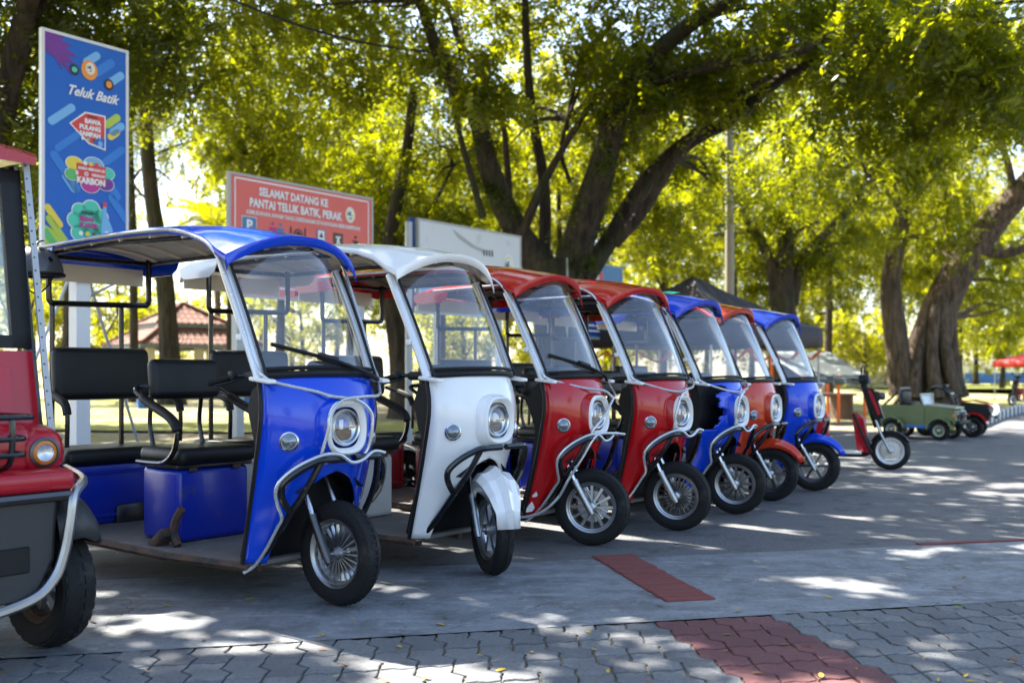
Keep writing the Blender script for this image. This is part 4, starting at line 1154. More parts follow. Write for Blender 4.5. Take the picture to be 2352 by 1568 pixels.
base, w, h, zb = sign_from(960, 500, 1197, 735, 16.2, 550)
s3 = Board('faded_sign', 'blank white weathered sign board with a faded crest', base, w, h, zb, 'sign_white', 'sign_grey')
s3.post(-w * .5 - .12, .06); s3.post(w * .30, .06); s3.post(-w * .3, .06)
MB().box((-w * .5 - .06, .09, zb + h / 2), (.14, .03, h)).build('side_panel', 'print_navy', s3.rt, smooth=False)
s3.crest(.86, .38, .16, 1)
s3.poly([(.30, .05), (.40, .12), (.52, .20), (.66, .24), (.60, .26), (.48, .22), (.36, .14)], 'sign_grey', 1)
for k in range(4): s3.poly([(.60 + .028 * k, .235 - .004 * k), (.613 + .028 * k, .23), (.617 + .028 * k, .30), (.604 + .028 * k, .29)], 'print_black', 2)
s3.poly([(.03, .62), (.97, .55), (.97, .98), (.03, .98)], 'print_cyan', 1)

base, w, h, zb = sign_from(1303, 592, 1430, 782, 19.5, 615)
s4 = Board('notice_sign', 'small blue notice board with two round crests and pale lower band', base, w, h, zb, 'print_steel_blue', 'sign_grey')
s4.post(-w * .4, .05); s4.post(w * .4, .05)
s4.poly([(.05, .25), (.95, .25), (.95, .42), (.05, .42)], 'print_sky', 1)
s4.crest(.40, .17, .10, 1); s4.crest(.51, .17, .10, 1); s4.disc(.60, .17, .07, 'print_scarlet', 2, 1.3)
s4.poly([(.26, .30), (.72, .30), (.72, .34), (.26, .34)], 'print_scarlet', 2)
s4.poly([(.05, .50), (.60, .50), (.60, .58), (.05, .58)], 'print_white', 1); s4.poly([(.05, .63), (.75, .63), (.75, .95), (.05, .95)], 'print_navy', 1)
for i in range(4): s4.poly([(.12, .67 + i * .07), (.62, .67 + i * .07), (.62, .695 + i * .07), (.12, .695 + i * .07)], 'print_white' if i != 1 else 'print_yellow', 2)
s4.poly([(.78, .60), (.96, .60), (.96, .95), (.78, .95)], 'sign_white', 1)

# ------------------------------------------------------------------ gazebo with two tiled roofs
def gazebo():
    c = P(418, 857, 34); gz = terr_z(c.x, c.y)
    rt = thing('gazebo', 'open gazebo with two-tier red tiled hip roof', 'gazebo', (c.x, c.y, gz), R(38))
    rt.scale = (1, 1, .88)
    def hip(name, z0, z1, a, b_, mat='roof_tile'):
        rf = None
        for k in range(4):
            q = Matrix.Rotation(k * math.pi / 2, 4, 'Z')
            rows = []
            nr = 9
            for i in range(nr + 1):
                t = i / nr; hw = a + (b_ - a) * t; z = z0 + (z1 - z0) * (t ** 1.12)
                n = 44
                row = []
                for j in range(n + 1):
                    s = 2 * j / n - 1
                    x = s * hw
                    row.append(q @ Vector((x, -hw, z + .022 * math.cos(x * 2 * math.pi / .22) + (.02 if i % 2 else 0))))
                rows.append(row)
            o = MB().grid(rows).build('roof_slope', mat, rt, smooth=False, solid=.03)
            MB().tube([q @ Vector((-a, -a, z0 + .03)), q @ Vector((-(a + b_) / 2, -(a + b_) / 2, (z0 + z1) / 2 + .02)), q @ Vector((-b_, -b_, z1 + .03))], .075, 8).build('hip_tile', mat, rt)
            MB().box(q @ Vector((0, -a + .03, z0 - .09)), (2 * a, .05, .14), (0, 0, k * math.pi / 2)).build('fascia', 'gutter', rt, smooth=False)
    hip('lower', 2.02, 2.72, 2.05, 1.05)
    hip('upper', 2.82, 3.62, 1.22, .05)
    MB().box((0, 0, 2.72), (2.0, 2.0, .24)).build('clerestory', 'timber', rt, smooth=False)
    MB().lathe([(0, 3.74), (.08, 3.70), (.10, 3.62), (.05, 3.56)], 12).build('finial', 'roof_tile', rt)
    for x in (-1.6, 0, 1.6):
        for y in (-1.6, 0, 1.6):
            if x == 0 and y == 0: continue
            MB().box((x, y, 1.05), (.24, .24, 2.1)).build('column', 'plaster', rt, smooth=False)
    MB().box((0, 0, .12), (4.2, 4.2, .30)).build('platform', 'concrete_post', rt, smooth=False)
    for s in (-1, 1):
        MB().box((s * 1.45, 0, .62), (.10, 2.9, .55)).build('parapet', 'timber', rt, smooth=False)
gazebo()
# blue tubs on the ground
for u, v, nm in ((327, 962, 'blue square plastic tub on the ground beyond the tall blue sign'), (566, 964, 'blue plastic tub on the ground behind the white tricycle')):
    p = G(u, v + 4); z = terr_z(p.x, p.y)
    t = thing('plastic_tub', nm, 'tub', (p.x, p.y, z), R(30), 'blue tubs')
    MB().loft([[(x * w_, y * w_, z_) for x, y in ((-1, -.8), (1, -.8), (1, .8), (-1, .8))] for w_, z_ in ((.10, 0), (.125, .26), (.115, .26), (.095, .03))]).build('tub_body', 'mattress_blue', t, smooth=False)
    MB().tube([(x * .125, y * .125, .26) for x, y in ((-1, -.8), (1, -.8), (1, .8), (-1, .8))], .012, 6, closed=True).build('tub_rim', 'mattress_blue', t)

# ------------------------------------------------------------------ pop-up tents and stall
def tent(label, c, rz, hw, z_eave, z_peak, val, mat, sag=.10, ridge=0.0, name='pop_up_tent'):
    rt = thing(name, label, 'tent', (c.x, c.y, terr_z(c.x, c.y)), rz)
    for k in range(4):
        q = Matrix.Rotation(k * math.pi / 2, 4, 'Z')
        rows = []
        for i in range(9):
            t = i / 8; w_ = hw * (1 - t)
            rows.append([q @ Vector((s * w_, -w_, z_eave + (z_peak - z_eave) * (t ** 1.15) - sag * math.sin(t * math.pi) * (1 - s * s) + .03 * mnoise.noise((s * 3 + k, t * 5, 1)))) for s in np.linspace(-1, 1, 11)])
        MB().grid(rows).build('canopy_panel', mat, rt, solid=.006, angle=60)
        vr = []
        for zz in (0, -.5, -1):
            vr.append([q @ Vector((s * hw * 1.003, -hw * 1.003 + .03 * math.sin(s * 9) * -zz, z_eave + zz * val)) for s in np.linspace(-1, 1, 25)])
        MB().grid(vr).build('valance', mat, rt, solid=.004)
        MB().tube([q @ Vector((-hw * .97, -hw * .97, -.05)), q @ Vector((-hw * .97, -hw * .97, z_eave - .02))], .022, 6).build('tent_leg', 'galvanised', rt)
    return rt
c = P(1592, 857, 21)
tt = tent('dark canvas pop-up tent with orange ribbons under its edge', c, R(42), 1.90, 2.12, 3.22, .40, 'canvas_dark', .18)
for k in range(7):
    q = Matrix.Rotation(math.pi * (1.5 if k % 2 else 0), 4, 'Z')
    y0 = -1.87
    x0 = -1.6 + (k // 2) * .85; ln = .9
    pts = [q @ Vector((x0 + ln * f, y0 - .03, 1.64 - .14 * math.sin(f * math.pi) * (1 + .3 * (k % 3)) + .03 * math.sin(f * 9 + k))) for f in np.linspace(0, 1, 8)]
    MB().tube(pts, .055, 6, sq=.3).build('ribbon', 'orange_cloth', tt)
# low tarpaulin stall
c = P(1880, 857, 24)
st = thing('market_stall', 'low stall under a dark tarpaulin with painted sun dapples on orange posts', 'stall', (c.x, c.y, 0), R(20))
rows = [[(-1.0 + 1.9 * i / 9, -.75 + 1.5 * j / 7, 1.66 - .62 * (1 - j / 7) - .05 * math.sin(math.pi * i / 9) * math.sin(math.pi * j / 7) + .04 * mnoise.noise((i * .9, j * .9, 3))) for i in range(10)] for j in range(8)]
MB().grid(rows).build('tarpaulin', 'tarp', st, solid=.006)
MB().grid([[p for p in rows[0]], [(x, y - .03, z - .16) for x, y, z in rows[0]]]).build('tarpaulin_edge', 'tarp', st, solid=.005)
for x in (-.85, .05, .80):
    for y in (-.68, .68):
        MB().tube([(x, y, -.02), (x, y, 1.08 if y < 0 else 1.60)], .035, 8).build('post', 'orange_cloth', st)
MB().box((0, .1, .62), (1.7, .9, .05)).box((-.75, .1, .3), (.06, .8, .6)).box((.75, .1, .3), (.06, .8, .6)).build('counter', 'timber', st, smooth=False)
c = P(2400, 857, 44)
tent('red pop-up tent with white legs beyond the striped kerb', c, R(20), 1.45, 1.75, 2.28, .28, 'canvas_red', .06)

# far pavilions with tiled roofs, low blue wall
def pavilion(c, label, wid, dep, rz):
    gz = terr_z(c.x, c.y)
    rt = thing('pavilion', label, 'pavilion', (c.x, c.y, gz), rz, None)
    MB().loft([[(-wid, -dep, 2.3), (wid, -dep, 2.3), (wid, dep, 2.3), (-wid, dep, 2.3)], [(-wid * .5, -.05, 3.7), (wid * .5, -.05, 3.7), (wid * .5, .05, 3.7), (-wid * .5, .05, 3.7)]]).build('roof', 'roof_tile', rt, smooth=False)
    MB().box((0, 0, 2.22), (wid * 1.9, dep * 1.9, .14)).build('ring_beam', 'plaster', rt, smooth=False)
    for i in range(5):
        for s in (-1, 1):
            MB().box((-wid * .85 + wid * 1.7 * i / 4, s * dep * .8, 1.08), (.32, .32, 2.2)).build('column', 'plaster', rt, smooth=False)
    MB().box((0, 0, .05), (wid * 1.9, dep * 1.9, .2)).build('platform', 'concrete_post', rt, smooth=False)
    MB().box((0, dep * .5, .55), (wid * 1.5, .12, .9)).build('bench_wall', 'plaster', rt, smooth=False)
pavilion(P(1905, 857, 62), 'far pavilion with sloping tiled roof and cream columns', 3.6, 2.2, R(15))
pavilion(P(2000, 857, 78), 'farther pavilion with pink tiled roof standing near the buttressed tree', 3.2, 2.2, R(-5))
c = P(2262, 857, 88)
wl = thing('barrier_wall', 'low blue and white barrier wall in the distance', 'wall', (c.x, c.y, terr_z(c.x, c.y)), R(3))
for i in range(5):
    MB().box((-4.4 + i * 2.2, 0, .40), (2.16, .12, .95)).build('blue_panel', 'mattress_blue', wl, smooth=False)
    MB().box((-4.4 + i * 2.2, .02, 1.25), (2.16, .08, .75)).build('white_panel', 'sign_white', wl, smooth=False)

# ------------------------------------------------------------------ electric scooter
def scooter(label, loc, rz, red='paint_red', group=None):
    rt = thing('electric_scooter', label, 'scooter', loc, rz, group)
    wheel(rt, 'front_wheel', (0, 0, .222), rad=.222, hw=.045, rim=.152, nsp=24, thick=.004, spoke='silver_paint', rimm='silver_paint', blocks=34)
    wheel(rt, 'rear_wheel', (-1.12, 0, .222), rad=.222, hw=.045, rim=.152, nsp=24, thick=.004, spoke='silver_paint', rimm='silver_paint', blocks=34)
    for s in (-1, 1):
        MB().tube([(0, s * .07, .222), (-.10, s * .07, .42)], .017, 8).tube([(-.10, s * .07, .42), (-.16, s * .07, .58)], .014, 8).build('fork_leg', 'steel' if s < 0 else 'dark_steel', rt)
    MB().tube([(-.13, 0, .50), (-.29, 0, .98), (-.30, 0, 1.04)], [.055, .042, .04], 10).build('steering_column', 'black_plastic', rt)
    MB().tube(catmull([(-.40, -.30, 1.06), (-.31, -.14, 1.05), (-.29, 0, 1.03), (-.31, .14, 1.05), (-.40, .30, 1.06)], 4), .013, 8).rbox((-.29, 0, 1.06), (.12, .20, .11), .03, 2).build('handlebar', 'black_plastic', rt)
    MB().lathe([(0, .05), (.03, .045), (.045, .02), (.04, -.02), (0, -.03)], 16, T(-.10, 0, .86) @ XAX).build('headlight', 'lamp_black', rt)
    MB().loft([[(-.155 + dx, -.08, .60), (-.155 + dx, .08, .60), (-.27 + dx, .11, .95), (-.27 + dx, -.11, .95)] for dx in (.09, -.02)]).build('column_cover', 'black_plastic', rt)
    for s in (-1, 1):
        MB().prism([(-.13, s * .095, .64), (-.10, s * .095, .66), (-.205, s * .112, .93), (-.245, s * .112, .93)], (0, s * .006, 0)).build('column_stripe', red, rt, smooth=False)
    MB().rbox((-.16, 0, .86), (.10, .16, .12), .03, 2).build('lamp_housing', 'black_plastic', rt)
    for s in (-1, 1):
        MB().loft([[(x, s * y, z) for x, y, z in ((-.30 + d, .03, .22), (-.22 + d, .11, .20), (-.29 + d, .14, .60), (-.36 + d, .03, .66))] for d in (0, -.07)]).build('leg_shield', red, rt)
        MB().tube(catmull([(-.20, s * .12, .20), (-.30, s * .13, .42), (-.40, s * .12, .66)], 4), .018, 6).build('shield_trim', 'black_plastic', rt)
    MB().tube(catmull([(-.40, 0, .62), (-.30, 0, .42), (-.24, 0, .22), (-.34, 0, .17), (-.70, 0, .17), (-.85, 0, .20)], 4), .035, 8).build('frame', 'black_plastic', rt)
    MB().rbox((-.54, 0, .195), (.46, .26, .035), .012, 2).build('footboard', 'silver_paint', rt)
    MB().rbox((-.80, 0, .42), (.22, .24, .46), .03, 3).build('battery_box', red, rt)
    MB().rbox((-.80, 0, .40), (.228, .16, .34), .02, 2).build('battery_cover', 'paint_orange', rt)
    MB().rbox((-.98, 0, .70), (.42, .24, .09), .035, 3).build('seat', 'leather', rt)
    MB().tube(catmull([(-.80, -.13, .68), (-.76, -.13, .80), (-.82, -.13, .88), (-1.05, -.13, .92), (-1.20, -.10, .92), (-1.22, 0, .92), (-1.20, .10, .92), (-1.05, .13, .92), (-.82, .13, .88), (-.76, .13, .80), (-.80, .13, .68)], 4), .014, 8).tube([(-1.1, -.13, .70), (-1.12, -.12, .92)], .012, 6).tube([(-1.1, .13, .70), (-1.12, .12, .92)], .012, 6).build('grab_rail', 'black_tube', rt)
    secs = []
    for a in range(30, 165, 15):
        x, z = .24 * math.cos(R(a)), .222 + .24 * math.sin(R(a))
        secs.append([(x, -.055, z - .02), (x, -.03, z), (x, .03, z), (x, .055, z - .02)])
    MB().loft(secs, caps=False, ring=False).build('front_fender', 'black_plastic', rt, solid=.004)
    MB().loft([[(p[0] - 1.12, p[1], p[2]) for p in q] for q in secs], caps=False, ring=False).build('rear_fender', 'black_plastic', rt, solid=.004)
    for s in (-1, 1):
        MB().tube([(-.31, s * .16, 1.06), (-.30, s * .22, 1.16)], .006, 6).lathe([(0, .01), (.05, .008), (.055, 0), (.05, -.01), (0, -.012)], 14, T(-.30, s * .23, 1.18) @ XAX).build('mirror', 'black_plastic', rt)
    MB().tube([(-1.12, -.14, .222), (-1.12, .14, .222), ], .02, 8).tube([(-.85, .06, .2), (-1.12, .08, .222)], .018, 6).tube([(-.85, -.06, .2), (-1.12, -.08, .222)], .018, 6).build('swing_arm', 'dark_steel', rt)
    MB().tube([(-.70, .10, .17), (-.72, .24, .0)], .010, 6).build('kickstand', 'dark_steel', rt)
    return rt
p = G(2045, 1078)
scooter('red and black electric scooter with silver spoked wheels parked past the last tricycle', (p.x, p.y, 0), R(-24), 'paint_crimson')
p = P(2325, 857, 37)
sc2 = scooter('dark red scooter parked under the trees beyond the striped kerb', (p.x, p.y, terr_z(p.x, p.y)), R(205), 'paint_crimson')

# ------------------------------------------------------------------ children's ride-on vehicles
def jeep():
    p = G(2118, 1006)
    rt = thing('ride_on_jeep', "children's pale green ride-on jeep with open top and chunky black tyres", 'toy car', (p.x, p.y, 0), R(-43))
    rt.scale = (.96, .96, .96)
    for x in (.42, -.42):
        for s in (-1, 1):
            wheel(rt, 'wheel', (x, s * .30, .165), rad=.165, hw=.07, rim=.095, nsp=8, thick=.012, spoke='jeep_green', rimm='jeep_top', blocks=22)
    side = [(-.68, .30), (-.68, .56), (-.62, .60), (-.10, .60), (-.06, .62), (.10, .62), (.16, .60), (.62, .545), (.68, .50), (.68, .30), (.64, .27), (.62, .34)] + [(.42 + .19 * math.cos(R(a)), .175 + .19 * math.sin(R(a))) for a in range(45, 181, 22)] + [(.22, .22), (-.22, .22)] + [(-.42 + .19 * math.cos(R(a)), .175 + .19 * math.sin(R(a))) for a in range(0, 181, 22)] + [(-.64, .26)]
    MB().prism([(x, -.27, z) for x, z in side], (0, .54, 0)).build('body', 'jeep_green', rt, smooth=False)
    for s in (-1, 1):
        for x in (.42, -.42):
            MB().loft([[(x + r * math.cos(R(a)), s * y, .175 + r * math.sin(R(a))) for r, y in ((.19, .262), (.225, .262), (.235, .365), (.20, .365))] for a in range(5, 176, 17)]).build('wheel_arch', 'jeep_green', rt)
        MB().box((0, s * .29, .225), (.50, .06, .05)).build('side_step', 'mattress_blue', rt, smooth=False)
        MB().prism([(-.20, s * .275, .30), (.14, s * .275, .30), (.14, s * .275, .58), (-.20, s * .275, .58)], (0, s * .008, 0)).build('door', 'jeep_green', rt, smooth=False)
    MB().prism([(.16, -.23, .605), (.66, -.22, .555), (.66, .22, .555), (.16, .23, .605)], (0, 0, .028)).build('hood', 'jeep_top', rt, smooth=False)
    MB().prism([(.12, -.25, .62), (.12, .25, .62), (.06, .23, .80), (.06, -.23, .80)], (-.02, 0, 0)).build('windscreen', 'lens_glass', rt, smooth=False)
    MB().tube([(.12, -.25, .62), (.06, -.24, .80), (.06, .24, .80), (.12, .25, .62)], .016, 6).build('windscreen_frame', 'jeep_top', rt)
    MB().tube(catmull([(-.30, -.24, .60), (-.32, -.24, .86), (-.32, -.18, .90), (-.32, .18, .90), (-.32, .24, .86), (-.30, .24, .60)], 3), .022, 8).tube([(-.32, -.23, .86), (-.60, -.24, .60)], .02, 8).tube([(-.32, .23, .86), (-.60, .24, .60)], .02, 8).build('roll_bar', 'black_tube', rt)
    MB().rbox((-.20, 0, .62), (.20, .44, .08), .03, 2).rbox((-.30, 0, .73), (.07, .44, .22), .03, 2).build('seat', 'leather', rt)
    MB().box((.685, 0, .43), (.014, .34, .13)).build('grille', 'black_plastic', rt, smooth=False)
    for s in (-1, 1):
        MB().lathe([(0, .03), (.03, .025), (.042, 0)], 14, T(.68, s * .20, .45) @ XAX).build('headlight', 'lens_glass', rt)
        MB().box((.655, s * .272, .44), (.05, .01, .06)).build('indicator', 'amber', rt, smooth=False)
    MB().rbox((.72, 0, .31), (.08, .56, .08), .02, 2).tube([(.74, -.18, .34), (.76, -.18, .44), (.76, .18, .44), (.74, .18, .34)], .014, 6).build('bumper', 'black_plastic', rt)
    MB().lathe([(.075, 0), (.085, .01), (.095, 0), (.085, -.01)], 18, T(.02, .10, .70) @ Matrix.Rotation(R(-60), 4, 'Y'), closed=True).build('steering_wheel', 'black_plastic', rt)
jeep()
def buggy():
    p = G(2186, 1000)
    rt = thing('ride_on_buggy', "children's red and black ride-on buggy with lit headlamp behind the green jeep", 'toy car', (p.x, p.y, 0), R(-31))
    rt.scale = (.95, .95, .95)
    for x in (.40, -.40):
        for s in (-1, 1):
            wheel(rt, 'wheel', (x, s * .34, .19), rad=.19, hw=.08, rim=.10, nsp=6, thick=.014, spoke='dark_steel', rimm='dark_steel', blocks=22)
    MB().prism([(x, -.24, z) for x, z in ((-.62, .32), (-.62, .58), (-.30, .60), (-.12, .46), (.10, .46), (.20, .64), (.62, .60), (.70, .46), (.66, .30), (.2, .22), (-.2, .22))], (0, .48, 0)).build('body', 'black_plastic', rt, smooth=False)
    MB().loft([[(x, y, z) for y in (-.25, -.12, .12, .25)] for x, z in ((.16, .655), (.40, .68), (.60, .64), (.74, .54))], caps=False, ring=False).build('hood', 'paint_red', rt, solid=.02)
    for s in (-1, 1):
        for x in (.40, -.40):
            MB().loft([[(x + r * math.cos(R(a)), s * y, .20 + r * math.sin(R(a))) for r, y in ((.24, .24), (.27, .25), (.26, .42), (.235, .42))] for a in range(15, 171, 17)]).build('wheel_arch', 'paint_red', rt)
        hl = MB().tube(catmull([(.745, s * .16, .60), (.775, s * .20, .55), (.77, s * .23, .47), (.74, s * .21, .42)], 4), .030, 8).build('headlight', 'head_glow', rt)
    MB().tube(catmull([(.08, -.24, .50), (.0, -.24, .80), (-.30, -.24, .92), (-.55, -.24, .60)], 4), .022, 8).tube(catmull([(.08, .24, .50), (.0, .24, .80), (-.30, .24, .92), (-.55, .24, .60)], 4), .022, 8).tube([(-.30, -.24, .92), (-.30, .24, .92)], .02, 8).tube([(.0, -.24, .80), (.0, .24, .80)], .02, 8).build('roll_cage', 'black_tube', rt)
    MB().rbox((-.10, 0, .95), (.06, .42, .05), .015, 2).build('light_bar', 'black_plastic', rt)
    MB().rbox((-.25, 0, .52), (.26, .40, .08), .03, 2).rbox((-.38, 0, .68), (.08, .40, .28), .03, 2).build('seat', 'leather', rt)
    MB().tube([(.72, -.20, .40), (.80, -.18, .36), (.80, .18, .36), (.72, .20, .40)], .018, 6).build('bumper', 'black_tube', rt)
    MB().lathe([(.085, 0), (.095, .01), (.105, 0), (.095, -.01)], 18, T(.05, 0, .68) @ Matrix.Rotation(R(-60), 4, 'Y'), closed=True).build('steering_wheel', 'black_plastic', rt)
m, t, o = nt('head_glow')
e = t.nodes.new('ShaderNodeEmission'); e.inputs[0].default_value = (.75, .9, 1, 1); e.inputs[1].default_value = .3; link(t, e.outputs[0], o.inputs[0])
buggy()

# lamp post and overhead cable
p = P(1676, 857, 25)
lp = thing('lamp_post', 'tall pale concrete lamp post standing behind the dark tent', 'lamp post', (p.x, p.y, terr_z(p.x, p.y) - .05))
MB().tube([(0, 0, 0), (0, 0, 4), (0, 0, 8.5)], [.125, .11, .09], 14).build('pole', 'concrete_post', lp)
MB().tube(catmull([(0, 0, 8.4), (.1, -.3, 8.7), (.2, -1.0, 8.85)], 4), .03, 8).build('arm', 'galvanised', lp)
MB().rbox((.22, -1.25, 8.84), (.22, .55, .10), .03, 2).build('lamp_head', 'grey_plastic', lp)
a, b_ = P(400, -60, 15), P(1010, 122, 18.5)
cp = [a - (b_ - a) * .8] + [a.lerp(b_, f) - Vector((0, 0, .25 * math.sin(f * math.pi))) for f in np.linspace(0, 1, 12)] + [b_ + (b_ - a) * .25]
tag(MB().tube(cp, .022, 6).build('overhead_cable', 'cable'), 'black overhead cable sagging through the tree tops', 'cable')

# ------------------------------------------------------------------ trees
def limb_mb(pts, r0, r1, n=10, sub=5, wob=.10, seed=0, flare=0.0):
    pp = catmull(pts, sub)
    N = len(pp)
    V = []; F = []; up = None
    for i, p in enumerate(pp):
        t = i / (N - 1)
        d = (pp[min(i + 1, N - 1)] - pp[max(i - 1, 0)]).normalized()
        if up is None: up = Vector((1, 0, 0)) if abs(d.x) < .8 else Vector((0, 1, 0))
        a = d.cross(up).normalized(); b = a.cross(d).normalized(); up = b
        r = r0 + (r1 - r0) * t ** .8
        r *= 1 + flare * max(0, 1 - t * 6) ** 2
        for k in range(n):
            q = 2 * math.pi * k / n
            w = 1 + wob * 1.6 * mnoise.noise((math.cos(q) * 1.5 + seed, math.sin(q) * 1.5, t * N * .22 + seed)) + wob * .9 * math.sin(q * 5 + seed + t * 3) * (.5 if flare == 0 else 1 - t * .6)
            V.append(p + (a * math.cos(q) + b * math.sin(q)) * r * w)
    for i in range(N - 1):
        for k in range(n):
            l = (k + 1) % n
            F.append((i * n + k, i * n + l, (i + 1) * n + l, (i + 1) * n + k))
    F.append(tuple((N - 1) * n + k for k in range(n)))
    m = MB(); m.add(V, F); return m

def leaf_mesh(blobs, name, mat, size=.11, asp=.38, per=15, spread=.42, droop=.55, flt=None):
    """blobs: (centre, radii, sprays, clumps). Each spray is a stem with two rows of leaflets."""
    cs = []
    for c, r, n, ncl in blobs:
        c = np.array(c); r = np.array(r)
        d = RNG.normal(size=(ncl, 3)); d /= np.linalg.norm(d, axis=1)[:, None]
        rad = RNG.uniform(.25, 1, ncl) ** .5
        cl = d * rad[:, None]
        idx = RNG.integers(0, ncl, n)
        sc = RNG.uniform(.10, .26, ncl)[idx]
        o = cl[idx] + RNG.normal(size=(n, 3)) * sc[:, None]
        cs.append(c + o * r)
    O = np.concatenate(cs)
    if flt:
        O = O[np.array([flt[0](*(p + flt[1])) for p in O])]
    n = len(O)
    ang = RNG.uniform(0, 2 * np.pi, n); el = RNG.normal(-droop, .45, n)
    D = np.stack([np.cos(ang) * np.cos(el), np.sin(ang) * np.cos(el), np.sin(el)], 1)
    S = np.cross(D, np.array([0, 0, 1.0])); S /= np.linalg.norm(S, axis=1)[:, None] + 1e-9
    U = np.cross(S, D)
    roll = RNG.normal(0, .5, n)
    S, U = S * np.cos(roll)[:, None] + U * np.sin(roll)[:, None], -S * np.sin(roll)[:, None] + U * np.cos(roll)[:, None]
    L = RNG.uniform(.6, 1.3, n) * spread
    k = np.arange(per)
    t = (k + .5) / per; side = np.where(k % 2 == 0, 1, -1)
    ln = size * (.75 + .5 * np.sin(np.pi * np.clip(t, 0, 1)))
    base = O[:, None, :] + D[:, None, :] * (t[None, :] * L[:, None])[..., None] - np.array([0, 0, 1.0]) * ((t[None, :] ** 2) * L[:, None] * .35)[..., None]
    tilt = RNG.normal(0, .55, (n, per))
    ax = S[:, None, :] * side[None, :, None] * .80 + D[:, None, :] * .55 + U[:, None, :] * (tilt * .5)[..., None]
    ax /= np.linalg.norm(ax, axis=2)[..., None]
    wd = np.cross(ax, U[:, None, :] + RNG.normal(0, .5, (n, per, 3))); wd /= np.linalg.norm(wd, axis=2)[..., None] + 1e-9
    l = (ln[None, :] * RNG.uniform(.75, 1.25, (n, per)))[..., None]
    w = l * asp * .5
    q0 = base; q1 = base + ax * l * .45 + wd * w; q2 = base + ax * l; q3 = base + ax * l * .45 - wd * w
    V = np.stack([q0, q1, q2, q3], 2).reshape(-1, 3).astype(np.float32)
    nf = n * per
    me = bpy.data.meshes.new(name)
    me.vertices.add(nf * 4); me.vertices.foreach_set('co', V.ravel())
    me.loops.add(nf * 4); me.loops.foreach_set('vertex_index', np.arange(nf * 4, dtype=np.int32))
    me.polygons.add(nf); me.polygons.foreach_set('loop_start', np.arange(nf, dtype=np.int32) * 4)
    me.update()
    at = me.attributes.new('rnd', 'FLOAT', 'FACE'); at.data.foreach_set('value', RNG.random(nf).astype(np.float32))
    me.materials.append(M(mat))
    return me
LEAVES = [0]
def crown(rt, blobs, mat, **kw):
    loc = np.array(rt.location); flt = kw.pop('flt', None)
    bl = [(np.array(c) - loc, r, n, k) for c, r, n, k in blobs]
    me = leaf_mesh(bl, 'crown', mat, flt=(flt, loc) if flt else None, **kw)
    LEAVES[0] += len(me.polygons)
    o = bpy.data.objects.new('crown', me); C.objects.link(o); o.parent = rt
    return stuff(o)
def tree(name, label, base, limbs, blobs, mat, bark='bark', group=None, flare=.5, **kw):
    rt = thing(name, label, 'tree', base, 0, group)
    b0 = Vector(base)
    for i, (pts, r0, r1) in enumerate(limbs):
        main = i == 0
        pts = [Vector(p) - b0 for p in pts]
        limb_mb(pts, r0, r1, 16 if r0 > .15 else 8, 5, .10 if r0 > .1 else .05, i * 3.7 + len(label), flare if main else 0).build('trunk' if main else 'branch', bark, rt, angle=70)
    if blobs and len(blobs) < 20:
        allp = [Vector(p) for pts, r0, r1 in limbs for p in catmull(pts, 4)]
        for q, (c, rad, n_, k_) in enumerate(blobs):
            c = Vector(c); a = min(allp, key=lambda p: (p - c).length + (1.5 if p.z > c.z + .3 else 0))
            for w_ in range(3 if n_ > 300 else 1):
                e = c + Vector((random.uniform(-.7, .7) * rad[0], random.uniform(-.7, .7) * rad[1], random.uniform(-.3, .6) * rad[2]))
                mid = a.lerp(e, .5) + Vector((random.uniform(-.2, .2), random.uniform(-.2, .2), .15 * (e - a).length * random.uniform(-.3, 1)))
                limb_mb([a - b0, mid - b0, e - b0], .05 + .008 * (e - a).length, .012, 6, 5, .05, q).build('branch', bark, rt, angle=70)
    if blobs: crown(rt, blobs, mat, **kw)
    return rt
def gnd(u, Y):
    p = P(u, 857, Y); p.z = terr_z(p.x, p.y) - .08; return p

